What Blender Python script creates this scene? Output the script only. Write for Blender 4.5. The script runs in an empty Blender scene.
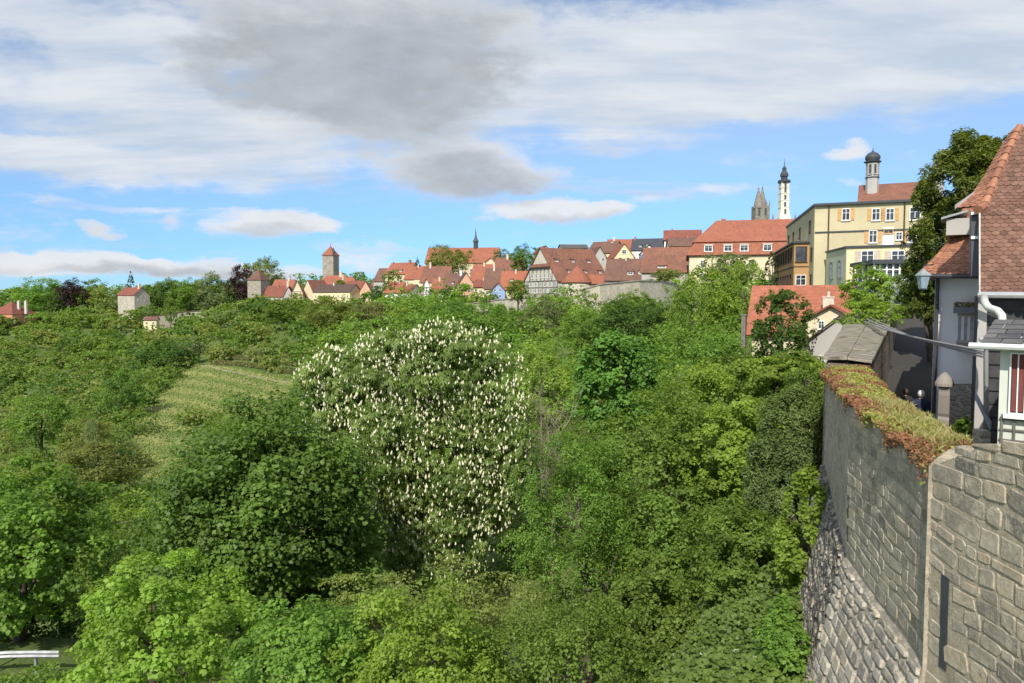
import bpy, math, random
import numpy as np
from mathutils import Vector, Matrix
random.seed(7)
S = bpy.context.scene
COL = S.collection
F = 745.0
PITCH = math.atan(41.5/F)
CP, SP = math.cos(PITCH), math.sin(PITCH)

# ---------------------------------------------------------------- helpers
def at(px, py, d):
    u = (px-512)/F; v = (341.5-py)/F
    r = Vector((u, CP+v*SP, -SP+v*CP))
    return r*(d/r.y)

def tag(o, label=None, cat=None, group=None, kind=None):
    if label: o['label'] = label
    if cat: o['category'] = cat
    if group: o['group'] = group
    if kind: o['kind'] = kind
    return o

def empty(name, loc=(0, 0, 0), rz=0.0):
    o = bpy.data.objects.new(name, None); COL.objects.link(o)
    o.location = loc; o.rotation_euler = (0, 0, rz); o.empty_display_size = 0.3
    return o

class MB:
    """collects polygons and links them as one mesh object"""
    def __init__(s): s.v = []; s.f = []; s.m = []; s.c = []
    def poly(s, pts, m=0, c=0.5):
        n = len(s.v); s.v.extend([tuple(p) for p in pts]); s.f.append(list(range(n, n+len(pts)))); s.m.append(m); s.c.append(c)
    def mesh(s, pts, faces, m=0, c=0.5):
        n = len(s.v); s.v.extend([tuple(p) for p in pts])
        for f in faces: s.f.append([n+i for i in f]); s.m.append(m); s.c.append(c)
    def box(s, x0, x1, y0, y1, z0, z1, m=0, c=0.5, T=None):
        p = [Vector(q) for q in ((x0,y0,z0),(x1,y0,z0),(x1,y1,z0),(x0,y1,z0),(x0,y0,z1),(x1,y0,z1),(x1,y1,z1),(x0,y1,z1))]
        if T: p = [T@q for q in p]
        s.mesh(p, [(3,2,1,0),(4,5,6,7),(0,1,5,4),(1,2,6,5),(2,3,7,6),(3,0,4,7)], m, c)
    def prism(s, pts, off, m=0, c=0.5):
        """closed slab between the outline pts and pts+off"""
        off = Vector(off); a = [Vector(p) for p in pts]; b = [p+off for p in a]; n = len(a)
        s.mesh(a+b, [tuple(range(n-1, -1, -1)), tuple(range(n, 2*n))]+[(i, (i+1) % n, n+(i+1) % n, n+i) for i in range(n)], m, c)
    def tube(s, path, rad, seg=8, m=0, c=0.5, cap=True):
        path = [Vector(p) for p in path]; n = len(s.v); k = len(path)
        if not hasattr(rad, '__len__'): rad = [rad]*k
        for i, p in enumerate(path):
            t = (path[min(i+1, k-1)]-path[max(i-1, 0)]).normalized()
            a = t.orthogonal().normalized() if abs(t.z) > .98 else t.cross(Vector((0, 0, 1))).normalized()
            b = t.cross(a)
            for j in range(seg):
                w = 2*math.pi*j/seg; s.v.append(tuple(p+(a*math.cos(w)+b*math.sin(w))*rad[i]))
        for i in range(k-1):
            for j in range(seg):
                s.f.append([n+i*seg+j, n+i*seg+(j+1) % seg, n+(i+1)*seg+(j+1) % seg, n+(i+1)*seg+j]); s.m.append(m); s.c.append(c)
        if cap:
            s.f.append([n+j for j in range(seg)][::-1]); s.m.append(m); s.c.append(c)
            s.f.append([n+(k-1)*seg+j for j in range(seg)]); s.m.append(m); s.c.append(c)
    def lathe(s, prof, seg=12, m=0, c=0.5, cx=0, cy=0, rot=0, sq=False):
        n = len(s.v); k = len(prof)
        for r, z in prof:
            for j in range(seg):
                w = 2*math.pi*(j+.5)/seg+rot; s.v.append((cx+r*math.cos(w), cy+r*math.sin(w), z))
        for i in range(k-1):
            for j in range(seg):
                s.f.append([n+i*seg+j, n+i*seg+(j+1) % seg, n+(i+1)*seg+(j+1) % seg, n+(i+1)*seg+j]); s.m.append(m); s.c.append(c)
        s.f.append([n+j for j in range(seg)][::-1]); s.m.append(m); s.c.append(c)
        s.f.append([n+(k-1)*seg+j for j in range(seg)]); s.m.append(m); s.c.append(c)
    def build(s, name, mats, parent=None, smooth=False):
        me = bpy.data.meshes.new(name); me.from_pydata(s.v, [], s.f)
        if not isinstance(mats, (list, tuple)): mats = [mats]
        for m in mats: me.materials.append(m)
        me.polygons.foreach_set('material_index', s.m)
        a = me.attributes.new('tint', 'FLOAT', 'FACE'); a.data.foreach_set('value', s.c)
        if smooth: me.polygons.foreach_set('use_smooth', [True]*len(s.f))
        me.update()
        o = bpy.data.objects.new(name, me); COL.objects.link(o)
        if parent: o.parent = parent
        return o

# ---------------------------------------------------------------- materials
def N(nt, t, **kw):
    n = nt.nodes.new(t)
    for k, v in kw.items(): setattr(n, k, v)
    return n
def newmat(name):
    m = bpy.data.materials.new(name); m.use_nodes = True
    nt = m.node_tree; b = nt.nodes['Principled BSDF']; return m, nt, b
def mixc(nt, fac, a, b, mode='MIX'):
    n = N(nt, 'ShaderNodeMix', data_type='RGBA', blend_type=mode)
    for s, v in ((n.inputs[0], fac), (n.inputs[6], a), (n.inputs[7], b)):
        if isinstance(v, (tuple, list)): s.default_value = (*v[:3], 1)
        elif isinstance(v, (int, float)): s.default_value = v
        else: nt.links.new(v, s)
    return n.outputs[2]
def math_(nt, op, a, b=0.0, c=0.0, clamp=False):
    n = N(nt, 'ShaderNodeMath', operation=op, use_clamp=clamp)
    for s, v in zip(n.inputs, (a, b, c)):
        if isinstance(v, (int, float)): s.default_value = v
        else: nt.links.new(v, s)
    return n.outputs[0]
def noise(nt, scale, detail=4, rough=.6, vec=None, out=0, dist=0):
    n = N(nt, 'ShaderNodeTexNoise'); n.inputs['Scale'].default_value = scale
    n.inputs['Detail'].default_value = detail; n.inputs['Roughness'].default_value = rough; n.inputs['Distortion'].default_value = dist
    if vec is not None: nt.links.new(vec, n.inputs['Vector'])
    return n.outputs[out]
def ramp(nt, fac, stops):
    n = N(nt, 'ShaderNodeValToRGB'); e = n.color_ramp.elements
    while len(e) < len(stops): e.new(.5)
    for el, (p, c) in zip(e, stops):
        el.position = p; el.color = (*(c if hasattr(c, '__len__') else (c, c, c)), 1)
    nt.links.new(fac, n.inputs[0]); return n.outputs[0]
def maprange(nt, v, a, b, c=0.0, d=1.0, smooth=False):
    n = N(nt, 'ShaderNodeMapRange', interpolation_type='SMOOTHSTEP' if smooth else 'LINEAR')
    nt.links.new(v, n.inputs[0])
    for i, q in enumerate((a, b, c, d)): n.inputs[i+1].default_value = q
    return n.outputs[0]
def objco(nt):
    return N(nt, 'ShaderNodeTexCoord').outputs['Object']
def geopos(nt):
    return N(nt, 'ShaderNodeNewGeometry').outputs['Position']
def attr(nt, name='tint'):
    return N(nt, 'ShaderNodeAttribute', attribute_name=name).outputs['Fac']
def bump(nt, b, h, strength=.5, dist=.05):
    n = N(nt, 'ShaderNodeBump'); n.inputs['Strength'].default_value = strength; n.inputs['Distance'].default_value = dist
    nt.links.new(h, n.inputs['Height']); nt.links.new(n.outputs[0], b.inputs['Normal'])

_mc = {}
def plain(name, col, rough=.7, var=.12, scale=1.5, metal=0, spec=.3):
    if name in _mc: return _mc[name]
    m, nt, b = newmat(name)
    p = geopos(nt); f = noise(nt, scale, 5, .65, p)
    c = mixc(nt, maprange(nt, f, .3, .7), tuple(x*(1-var*1.6) for x in col), tuple(min(1, x*(1+var)) for x in col))
    nt.links.new(c, b.inputs['Base Color']); b.inputs['Roughness'].default_value = rough
    b.inputs['Metallic'].default_value = metal; b.inputs['Specular IOR Level'].default_value = spec
    bump(nt, b, noise(nt, scale*12, 3, .6, p), .15, .02)
    _mc[name] = m; return m
def plaster(name, col, dirt=.35):
    """render coat: large soft patches, rain streaks running down"""
    if name in _mc: return _mc[name]
    m, nt, b = newmat(name)
    p = geopos(nt)
    mp = N(nt, 'ShaderNodeMapping'); nt.links.new(p, mp.inputs[0]); mp.inputs['Scale'].default_value = (1, 1, .22)
    st = noise(nt, 1.6, 5, .7, mp.outputs[0]); big = noise(nt, .35, 3, .6, p)
    c = mixc(nt, maprange(nt, big, .35, .7), tuple(x*.86 for x in col), col)
    c = mixc(nt, maprange(nt, st, .52, .8, 0, dirt), c, tuple(x*.5 for x in (col[0], col[1]*.97, col[2]*.92)))
    nt.links.new(c, b.inputs['Base Color']); b.inputs['Roughness'].default_value = .85; b.inputs['Specular IOR Level'].default_value = .15
    bump(nt, b, noise(nt, 25, 3, .6, p), .2, .01)
    _mc[name] = m; return m
def rooftile(name, col, col2, row=.33, moss=.25):
    """rows of clay tiles in world height, patches of weathering"""
    if name in _mc: return _mc[name]
    m, nt, b = newmat(name)
    p = geopos(nt)
    sep = N(nt, 'ShaderNodeSeparateXYZ'); nt.links.new(p, sep.inputs[0])
    zz = math_(nt, 'DIVIDE', sep.outputs[2], row*.75)
    fr = math_(nt, 'FRACT', zz)
    cell = N(nt, 'ShaderNodeTexVoronoi'); cell.inputs['Scale'].default_value = 3.0; nt.links.new(p, cell.inputs['Vector'])
    big = noise(nt, .22, 5, .65, p); med = noise(nt, 1.3, 4, .7, p)
    sp = N(nt, 'ShaderNodeSeparateColor'); nt.links.new(cell.outputs['Color'], sp.inputs[0])
    c = mixc(nt, maprange(nt, big, .3, .7), col, col2)
    c = mixc(nt, maprange(nt, sp.outputs[0], .0, 1, 0, .45), c, tuple(x*.5 for x in col2))
    c = mixc(nt, maprange(nt, med, .55, .8, 0, moss), c, (.07, .065, .05))
    nt.links.new(c, b.inputs['Base Color']); b.inputs['Roughness'].default_value = .8; b.inputs['Specular IOR Level'].default_value = .2
    bump(nt, b, math_(nt, 'ADD', fr, math_(nt, 'MULTIPLY', sp.outputs[1], .6)), .9, .08)
    _mc[name] = m; return m
def stonemat(name, cols, scale=1.6, mortar=(.30, .27, .22)):
    """coursed rubble seen from afar"""
    if name in _mc: return _mc[name]
    m, nt, b = newmat(name)
    p = geopos(nt)
    mp = N(nt, 'ShaderNodeMapping'); nt.links.new(p, mp.inputs[0]); mp.inputs['Scale'].default_value = (1, 1, 1.9)
    v = N(nt, 'ShaderNodeTexVoronoi'); v.inputs['Scale'].default_value = scale; nt.links.new(mp.outputs[0], v.inputs['Vector'])
    e = N(nt, 'ShaderNodeTexVoronoi', feature='DISTANCE_TO_EDGE'); e.inputs['Scale'].default_value = scale; nt.links.new(mp.outputs[0], e.inputs['Vector'])
    sp = N(nt, 'ShaderNodeSeparateColor'); nt.links.new(v.outputs['Color'], sp.inputs[0])
    c = ramp(nt, sp.outputs[0], [(0, cols[0]), (.5, cols[1]), (1, cols[2])])
    c = mixc(nt, maprange(nt, noise(nt, .4, 5, .7, p), .4, .75, 0, .6), c, tuple(x*.55 for x in cols[0]))
    c = mixc(nt, maprange(nt, e.outputs['Distance'], .02, .09, .8, 0), c, mortar)
    nt.links.new(c, b.inputs['Base Color']); b.inputs['Roughness'].default_value = .9; b.inputs['Specular IOR Level'].default_value = .15
    bump(nt, b, math_(nt, 'MINIMUM', e.outputs['Distance'], .12), .8, .3)
    _mc[name] = m; return m
def leafmat(name, c0, c1, trans=.35, rough=.5, spec=.25):
    if name in _mc: return _mc[name]
    m, nt, b = newmat(name)
    t = attr(nt); f = noise(nt, .55, 3, .6, geopos(nt)); oi = N(nt, 'ShaderNodeObjectInfo').outputs['Random']
    k = math_(nt, 'ADD', math_(nt, 'MULTIPLY', t, .75), math_(nt, 'MULTIPLY', f, .5))
    c = mixc(nt, maprange(nt, k, .3, .95), c0, c1)
    hs = N(nt, 'ShaderNodeHueSaturation'); c = mixc(nt, 1.0, c, (1.17, 1.14, 1.1), 'MULTIPLY'); nt.links.new(c, hs.inputs['Color'])
    nt.links.new(maprange(nt, oi, 0, 1, .482, .503), hs.inputs['Hue']); nt.links.new(maprange(nt, oi, 0, 1, .95, 1.28), hs.inputs['Value'])
    c = hs.outputs[0]
    nt.links.new(c, b.inputs['Base Color']); b.inputs['Roughness'].default_value = rough; b.inputs['Specular IOR Level'].default_value = spec
    tr = N(nt, 'ShaderNodeBsdfTranslucent')
    nt.links.new(mixc(nt, 1.0, c, (1.45, 1.5, .6), 'MULTIPLY'), tr.inputs[0])
    mx = N(nt, 'ShaderNodeMixShader'); mx.inputs[0].default_value = min(.5, trans+.12)
    nt.links.new(b.outputs[0], mx.inputs[1]); nt.links.new(tr.outputs[0], mx.inputs[2])
    nt.links.new(mx.outputs[0], nt.nodes['Material Output'].inputs[0])
    _mc[name] = m; return m

# ---------------------------------------------------------------- camera, sun, sky
cam = bpy.data.cameras.new('camera'); co = bpy.data.objects.new('camera', cam); COL.objects.link(co)
co.rotation_euler = (math.pi/2-PITCH, 0, 0); cam.sensor_width = 36; cam.lens = 36*F/1024
cam.clip_start = .1; cam.clip_end = 12000; S.camera = co
SUN = Vector((-.24, -.74, .70)).normalized()
EL = math.asin(SUN.z); AZ = math.atan2(SUN.x, SUN.y)      # azimuth from +Y towards +X
sl = bpy.data.lights.new('sun', 'SUN'); sl.energy = 3.0; sl.angle = math.radians(.6); sl.color = (1, .94, .85)
so = bpy.data.objects.new('sun', sl); COL.objects.link(so); so.rotation_euler = SUN.to_track_quat('Z', 'Y').to_euler()
S.view_settings.view_transform = 'Standard'; S.view_settings.look = 'None'; S.view_settings.gamma = 1
S.view_settings.exposure = 0.95

def world():
    w = bpy.data.worlds.new('World'); S.world = w; w.use_nodes = True; nt = w.node_tree
    bg = nt.nodes['Background']; bg.inputs[1].default_value = .1
    sky = N(nt, 'ShaderNodeTexSky', sky_type='NISHITA'); sky.sun_disc = False
    sky.sun_elevation = EL; sky.sun_rotation = AZ; sky.altitude = 400; sky.air_density = 1.0; sky.dust_density = .1; sky.ozone_density = 3.0
    g = N(nt, 'ShaderNodeTexCoord').outputs['Generated']
    nz = N(nt, 'ShaderNodeVectorMath', operation='NORMALIZE'); nt.links.new(g, nz.inputs[0]); dirv = nz.outputs[0]
    sp = N(nt, 'ShaderNodeSeparateXYZ'); nt.links.new(dirv, sp.inputs[0]); x, y, z = sp.outputs
    az = math_(nt, 'ARCTAN2', x, y); el = math_(nt, 'ARCSINE', z)
    # wobble of the cloud coordinates
    flat = N(nt, 'ShaderNodeVectorMath', operation='MULTIPLY'); nt.links.new(dirv, flat.inputs[0]); flat.inputs[1].default_value = (1, 1, 2.4)
    wn = N(nt, 'ShaderNodeTexNoise'); wn.inputs['Scale'].default_value = 7; wn.inputs['Detail'].default_value = 6; wn.inputs['Roughness'].default_value = .6
    nt.links.new(flat.outputs[0], wn.inputs['Vector'])
    ws = N(nt, 'ShaderNodeSeparateColor'); nt.links.new(wn.outputs['Color'], ws.inputs[0])
    az2 = math_(nt, 'MULTIPLY_ADD', math_(nt, 'SUBTRACT', ws.outputs[0], .5), .16, az)
    el2 = math_(nt, 'MULTIPLY_ADD', math_(nt, 'SUBTRACT', ws.outputs[1], .5), .07, el)
    cb = N(nt, 'ShaderNodeCombineXYZ'); nt.links.new(az2, cb.inputs[0]); nt.links.new(el2, cb.inputs[1]); P = cb.outputs[0]
    def blobs(lst, vec=P):
        tot = None
        for (px, py, rx, ry, wt) in lst:
            d = at(px, py, 1.0); a = math.atan2(d.x, d.y); e = math.asin(d.normalized().z)
            k = 1/d.length/F; ra, re = rx*k, ry*k
            ma = N(nt, 'ShaderNodeVectorMath', operation='MULTIPLY_ADD'); nt.links.new(vec, ma.inputs[0])
            ma.inputs[1].default_value = (1/ra, 1/re, 0); ma.inputs[2].default_value = (-a/ra, -e/re, 0)
            dt = N(nt, 'ShaderNodeVectorMath', operation='DOT_PRODUCT'); nt.links.new(ma.outputs[0], dt.inputs[0]); nt.links.new(ma.outputs[0], dt.inputs[1])
            v = math_(nt, 'MULTIPLY_ADD', dt.outputs['Value'], -abs(wt), abs(wt), clamp=False)
            v = math_(nt, 'MAXIMUM', v, 0)
            if wt < 0: v = math_(nt, 'MULTIPLY', v, -1)
            tot = v if tot is None else math_(nt, 'ADD', tot, v)
        return tot
    n1 = noise(nt, 5.5, 9, .58, flat.outputs[0])
    n1b = noise(nt, 16, 6, .6, flat.outputs[0])
    # high sheet / streaks on a plane far overhead
    zz = math_(nt, 'ADD', math_(nt, 'MAXIMUM', z, 0), .12)
    pv = N(nt, 'ShaderNodeCombineXYZ'); nt.links.new(math_(nt, 'DIVIDE', x, zz), pv.inputs[0]); nt.links.new(math_(nt, 'DIVIDE', y, zz), pv.inputs[1])
    mp = N(nt, 'ShaderNodeMapping'); nt.links.new(pv.outputs[0], mp.inputs[0]); mp.inputs['Rotation'].default_value = (0, 0, .25); mp.inputs['Scale'].default_value = (.55, 1.5, 1)
    n2 = noise(nt, 1.1, 9, .62, mp.outputs[0], dist=.6)
    # (a) thin white sheets
    sheet = blobs([(90, 100, 260, 40, .42), (200, 160, 260, 36, .52), (40, 165, 130, 26, .42), (250, 128, 130, 30, .3), (90, 20, 260, 40, .5), (180, 70, 120, 50, .35),
                   (760, 50, 400, 62, .85), (600, 110, 220, 42, .6), (930, 85, 240, 40, .5), (1000, 20, 200, 60, .4),
                   (590, 190, 60, 8, .15), (120, 205, 200, 5, .22), (700, 190, 90, 16, .2), (180, 95, 120, 14, .25),
                   (30, 240, 200, 10, .18), (930, 160, 50, 28, .3), (120, 272, 320, 10, .45), (640, 178, 90, 6, .12)])
    ds = maprange(nt, math_(nt, 'ADD', math_(nt, 'MULTIPLY', math_(nt, 'SUBTRACT', n2, .5), 1.3), math_(nt, 'MULTIPLY_ADD', math_(nt, 'SUBTRACT', n1b, .5), .55, sheet)), .05, .55, 0, .93, True)
    far = maprange(nt, math_(nt, 'ABSOLUTE', az), .75, 1.0, 0, .42)          # broken sheet all round the rest of the sky
    ds = math_(nt, 'MAXIMUM', ds, maprange(nt, math_(nt, 'ADD', n2, far), .75, 1.1, 0, .9, True))
    # (b) cumulus with grey bellies
    cum_l = [(365, 45, 240, 100, 1.0), (300, 10, 170, 80, .5), (460, 35, 130, 70, .4), (400, 125, 160, 50, .6), (475, 172, 105, 40, 1.1), (330, 110, 110, 40, .3), (520, 180, 45, 20, .3),
             (563, 216, 92, 17, 1.3), (600, 212, 50, 14, .7), (520, 214, 45, 12, .6), (262, 225, 70, 18, 1.2), (310, 225, 40, 10, .6), (172, 216, 26, 13, .75), (100, 229, 22, 9, .8),
             (722, 186, 46, 13, .75), (660, 197, 50, 9, .6), (850, 149, 33, 13, 1.1), (852, 187, 26, 12, .85), (930, 150, 30, 14, .7),
             (370, 246, 75, 12, .7), (380, 262, 50, 12, 1.0), (300, 270, 60, 12, .8), (60, 262, 110, 17, 1.3), (170, 268, 110, 14, 1.1), (10, 262, 60, 16, .8), (230, 272, 50, 9, .8), (470, 262, 50, 8, .3), (120, 190, 60, 10, .4)]
    cum = math_(nt, 'MINIMUM', blobs(cum_l), 1.25)
    dc = maprange(nt, math_(nt, 'ADD', cum, math_(nt, 'ADD', math_(nt, 'MULTIPLY', math_(nt, 'SUBTRACT', n1, .5), 2.3), math_(nt, 'MULTIPLY', math_(nt, 'SUBTRACT', n1b, .5), 1.25))), .10, 1.05, 0, .96, True)
    dc = math_(nt, 'MAXIMUM', dc, maprange(nt, math_(nt, 'ADD', n1, math_(nt, 'MULTIPLY', far, .4)), .68, .82, 0, .9, True))
    grey = blobs([(380, 40, 290, 110, .55), (370, 80, 240, 50, 1.3), (320, 98, 150, 30, .4), (475, 185, 120, 32, 1.2), (410, 140, 140, 34, .8), (563, 226, 110, 12, .75), (262, 236, 95, 12, .6), (80, 276, 330, 13, .6), (200, 272, 120, 12, .5), (172, 218, 40, 14, .4), (100, 230, 30, 12, .4), (370, 248, 90, 10, .4), (240, 50, 80, 60, .35), (470, 40, 110, 50, .3), (340, 20, 200, 40, .35),
                  (380, 271, 60, 8, .3), (722, 194, 60, 8, .2)])
    gn = math_(nt, 'MULTIPLY_ADD', math_(nt, 'SUBTRACT', n1b, .5), 1.0, math_(nt, 'MULTIPLY', math_(nt, 'SUBTRACT', n1, .5), 1.6))
    gf = maprange(nt, math_(nt, 'ADD', math_(nt, 'MINIMUM', grey, 1.25), gn), -.12, 1.35, 0, 1, True)
    white = (4.3, 4.42, 4.6); greyc = (2.3, 2.45, 2.65)
    ccol = mixc(nt, gf, white, greyc); tv = maprange(nt, math_(nt, 'ADD', math_(nt, 'MULTIPLY', n1, .6), math_(nt, 'MULTIPLY', noise(nt, 11, 8, .62, flat.outputs[0], dist=.5), .6)), .4, .8, .84, 1.22)
    tc = N(nt, 'ShaderNodeCombineXYZ'); [nt.links.new(tv, q) for q in tc.inputs]; ccol = mixc(nt, gf, ccol, mixc(nt, 1.0, ccol, tc.outputs[0], 'MULTIPLY'))
    scol = mixc(nt, maprange(nt, noise(nt, 2.6, 7, .6, mp.outputs[0]), .35, .65), (2.9, 3.35, 3.95), (4.15, 4.3, 4.5))
    hs = N(nt, 'ShaderNodeHueSaturation'); hs.inputs['Saturation'].default_value = SKYSAT; hs.inputs['Value'].default_value = SKYVAL; hs.inputs['Hue'].default_value = .505
    nt.links.new(sky.outputs[0], hs.inputs['Color'])
    hv = maprange(nt, el, 0, .30, .60, 1.0, True); hcol = N(nt, 'ShaderNodeCombineColor'); nt.links.new(math_(nt, 'MULTIPLY', hv, hv), hcol.inputs[0]); nt.links.new(hv, hcol.inputs[1]); hcol.inputs[2].default_value = .97
    skyc = mixc(nt, 1.0, hs.outputs[0], hcol.outputs[0], 'MULTIPLY')
    fill_gain = maprange(nt, math_(nt, 'ABSOLUTE', az), .9, 1.6, 1.0, 2.4, True)   # sheet clouds out of view brightened as added fill for shaded wall faces
    gv = N(nt, 'ShaderNodeCombineXYZ'); [nt.links.new(fill_gain, q) for q in gv.inputs]
    scol = mixc(nt, 1.0, scol, gv.outputs[0], 'MULTIPLY')
    c = mixc(nt, ds, skyc, scol); c = mixc(nt, dc, c, ccol)
    nt.links.new(c, bg.inputs[0])
SKYSAT, SKYVAL = .92, .80
world()

# ---------------------------------------------------------------- terrain
def A(px, py, d): p = at(px, py, d); return (p.x, p.y, p.z)
CTRL = [A(*t) for t in [
    (0,326,330),(60,324,380),(130,319,400),(200,326,380),(250,306,400),(330,304,400),(400,301,330),(460,301,250),(550,304,205),(620,319,165),(680,321,140),(740,312,120),(800,300,105),
    (790,373,52),(750,380,52),
    (0,400,200),(100,400,190),(190,368,205),(300,380,190),(170,415,150),(260,425,140),(140,480,110),(60,480,112),(-200,460,150),(0,560,78),(100,560,78),(30,682,30),(-90,688,30),(30,634,35),(120,655,34),(30,622,60),(200,660,45),
    (260,752,28),(415,660,38),(430,850,15),(600,655,30),(700,600,24),(780,600,17.5),(650,683,18),(740,700,13),(805,700,13),(600,740,18),(800,560,20.5),(790,480,28),
    (500,500,50),(600,450,50),(700,400,50),(550,390,90),(450,350,150),(350,350,200),(300,440,90),(640,350,110),(330,400,110),
    (600,297,300),(720,288,300),(400,292,450),(200,298,480),(30,306,480),(100,306,480)]] + [
    (3.5,4,-11),(0,-10,-10),(-30,-20,-17),(12,5,-7),(30,-10,-4),(16,21,-6.2),(19,26,-5.5),(9.5,16,-7.5),(24.5,46,-2.6),(17.5,33,-4.2),(28,60,-1.5),(11.5,12,-7.2),(45,30,-1),(60,80,2),(100,200,3),(-300,-100,-20),(200,-100,0),(0,-200,-10),(-600,300,-15),(-900,900,-4),(0,1200,-2),(900,900,0),(1200,0,0),(0,-1200,0),(-1200,-200,-5),
    (0,3500,-8),(-3500,2500,-8),(3500,2500,-8),(3500,-2500,0),(-3500,-2500,0)]
CTRL = np.array(CTRL)
def feat(x, y): return np.stack([np.arcsinh(np.asarray(x)/15.), np.arcsinh(np.asarray(y)/15.)], -1)
_Fc = feat(CTRL[:, 0], CTRL[:, 1])
def _phi(r): return np.where(r > 0, r*r*np.log(np.maximum(r, 1e-9)), 0)
def _solve():
    n = len(_Fc); D = np.linalg.norm(_Fc[:, None]-_Fc[None], axis=-1)
    K = _phi(D)+np.eye(n)*1e-3; Pm = np.hstack([np.ones((n, 1)), _Fc])
    M = np.block([[K, Pm], [Pm.T, np.zeros((3, 3))]])
    return np.linalg.solve(M, np.concatenate([CTRL[:, 2], np.zeros(3)]))
_W = _solve()
def H(x, y):
    f = feat(x, y); sh = f.shape[:-1]; f = f.reshape(-1, 2)
    D = np.linalg.norm(f[:, None]-_Fc[None], axis=-1)
    z = _phi(D)@_W[:-3]+_W[-3]+f@_W[-2:]
    return z.reshape(sh)
def Hs(x, y): return float(H(np.array([x]), np.array([y]))[0])

def ground_material():
    m, nt, b = newmat('meadow_and_earth')
    p = geopos(nt)
    f = noise(nt, .09, 6, .65, p); g = noise(nt, 1.2, 6, .7, p)
    c = mixc(nt, maprange(nt, f, .35, .65), (.075, .125, .026), (.13, .15, .05))
    c = mixc(nt, maprange(nt, g, .45, .75, 0, .7), c, (.05, .085, .02))
    nt.links.new(c, b.inputs['Base Color']); b.inputs['Roughness'].default_value = .95; b.inputs['Specular IOR Level'].default_value = .1
    bump(nt, b, g, .6, .3); return m
def terrain():
    rr = np.concatenate([[0.0], np.geomspace(1.2, 6000, 150)]); th = np.linspace(-math.pi, math.pi, 289)[:-1]
    R, T = np.meshgrid(rr[1:], th, indexing='ij'); X = R*np.sin(T); Y = R*np.cos(T); Z = H(X, Y)-.05
    v = [(0, 0, Hs(0, 0))]+list(zip(X.ravel(), Y.ravel(), Z.ravel())); n = len(th); f = []
    for j in range(n): f.append((0, 1+(j+1) % n, 1+j))
    for i in range(len(rr)-2):
        for j in range(n):
            a = 1+i*n+j; b_ = 1+i*n+(j+1) % n; f.append((a, b_, b_+n, a+n))
    me = bpy.data.meshes.new('ground'); me.from_pydata(v, [], f); me.materials.append(ground_material())
    me.polygons.foreach_set('use_smooth', [True]*len(f))
    o = bpy.data.objects.new('ground', me); COL.objects.link(o); tag(o, kind='structure'); return o
terrain()
# ---------------------------------------------------------------- foliage
def leaf_object(name, P_, Nn, size, tint, mat, parent=None, aspect=.62, fan=1, droop=0.0, rng=None):
    """one leaf (or a fan of leaflets) per point: a folded rhombus"""
    rng = rng or np.random.default_rng(1)
    n = len(P_); Nn = Nn/np.linalg.norm(Nn, axis=1, keepdims=True)
    r = rng.normal(size=(n, 3)); t = np.cross(Nn, r); t /= np.linalg.norm(t, axis=1, keepdims=True)
    if droop: t[:, 2] -= droop; t /= np.linalg.norm(t, axis=1, keepdims=True)
    b = np.cross(Nn, t); b /= np.linalg.norm(b, axis=1, keepdims=True)
    V = []; TI = []
    for k in range(fan):
        a = 0 if fan == 1 else (k-(fan-1)/2)*(4.6/fan)
        tt = t*math.cos(a)+b*math.sin(a); bb = -t*math.sin(a)+b*math.cos(a)
        L = size[:, None]*(1 if fan == 1 else .62)*(1-.12*abs(k-(fan-1)/2))
        base = P_ if fan > 1 else P_-tt*L*.5
        tip = base+tt*L+(np.array([0, 0, -1])*L*.35*(1 if fan > 1 else .15))
        mid = base+tt*L*.55; w = L*aspect*.5*(.55 if fan > 1 else 1); up = Nn*L*.12
        V.append(np.stack([base, mid-bb*w+up, tip, mid+bb*w+up], 1)); TI.append(tint)
    V = np.concatenate(V).reshape(-1, 3); TI = np.concatenate(TI); m = len(TI)
    me = bpy.data.meshes.new(name); me.vertices.add(4*m); me.vertices.foreach_set('co', V.astype(np.float32).ravel())
    me.loops.add(4*m); me.loops.foreach_set('vertex_index', np.arange(4*m, dtype=np.int32))
    me.polygons.add(m); me.polygons.foreach_set('loop_start', np.arange(0, 4*m, 4, dtype=np.int32))
    me.update(calc_edges=True)
    at_ = me.attributes.new('tint', 'FLOAT', 'FACE'); at_.data.foreach_set('value', TI.astype(np.float32))
    me.materials.append(mat)
    o = bpy.data.objects.new(name, me); COL.objects.link(o)
    if parent: o.parent = parent
    return o

def sph(rng, n, up=0.0):
    v = rng.normal(size=(n, 3)); v[:, 2] += up; return v/np.linalg.norm(v, axis=1, keepdims=True)

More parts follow.
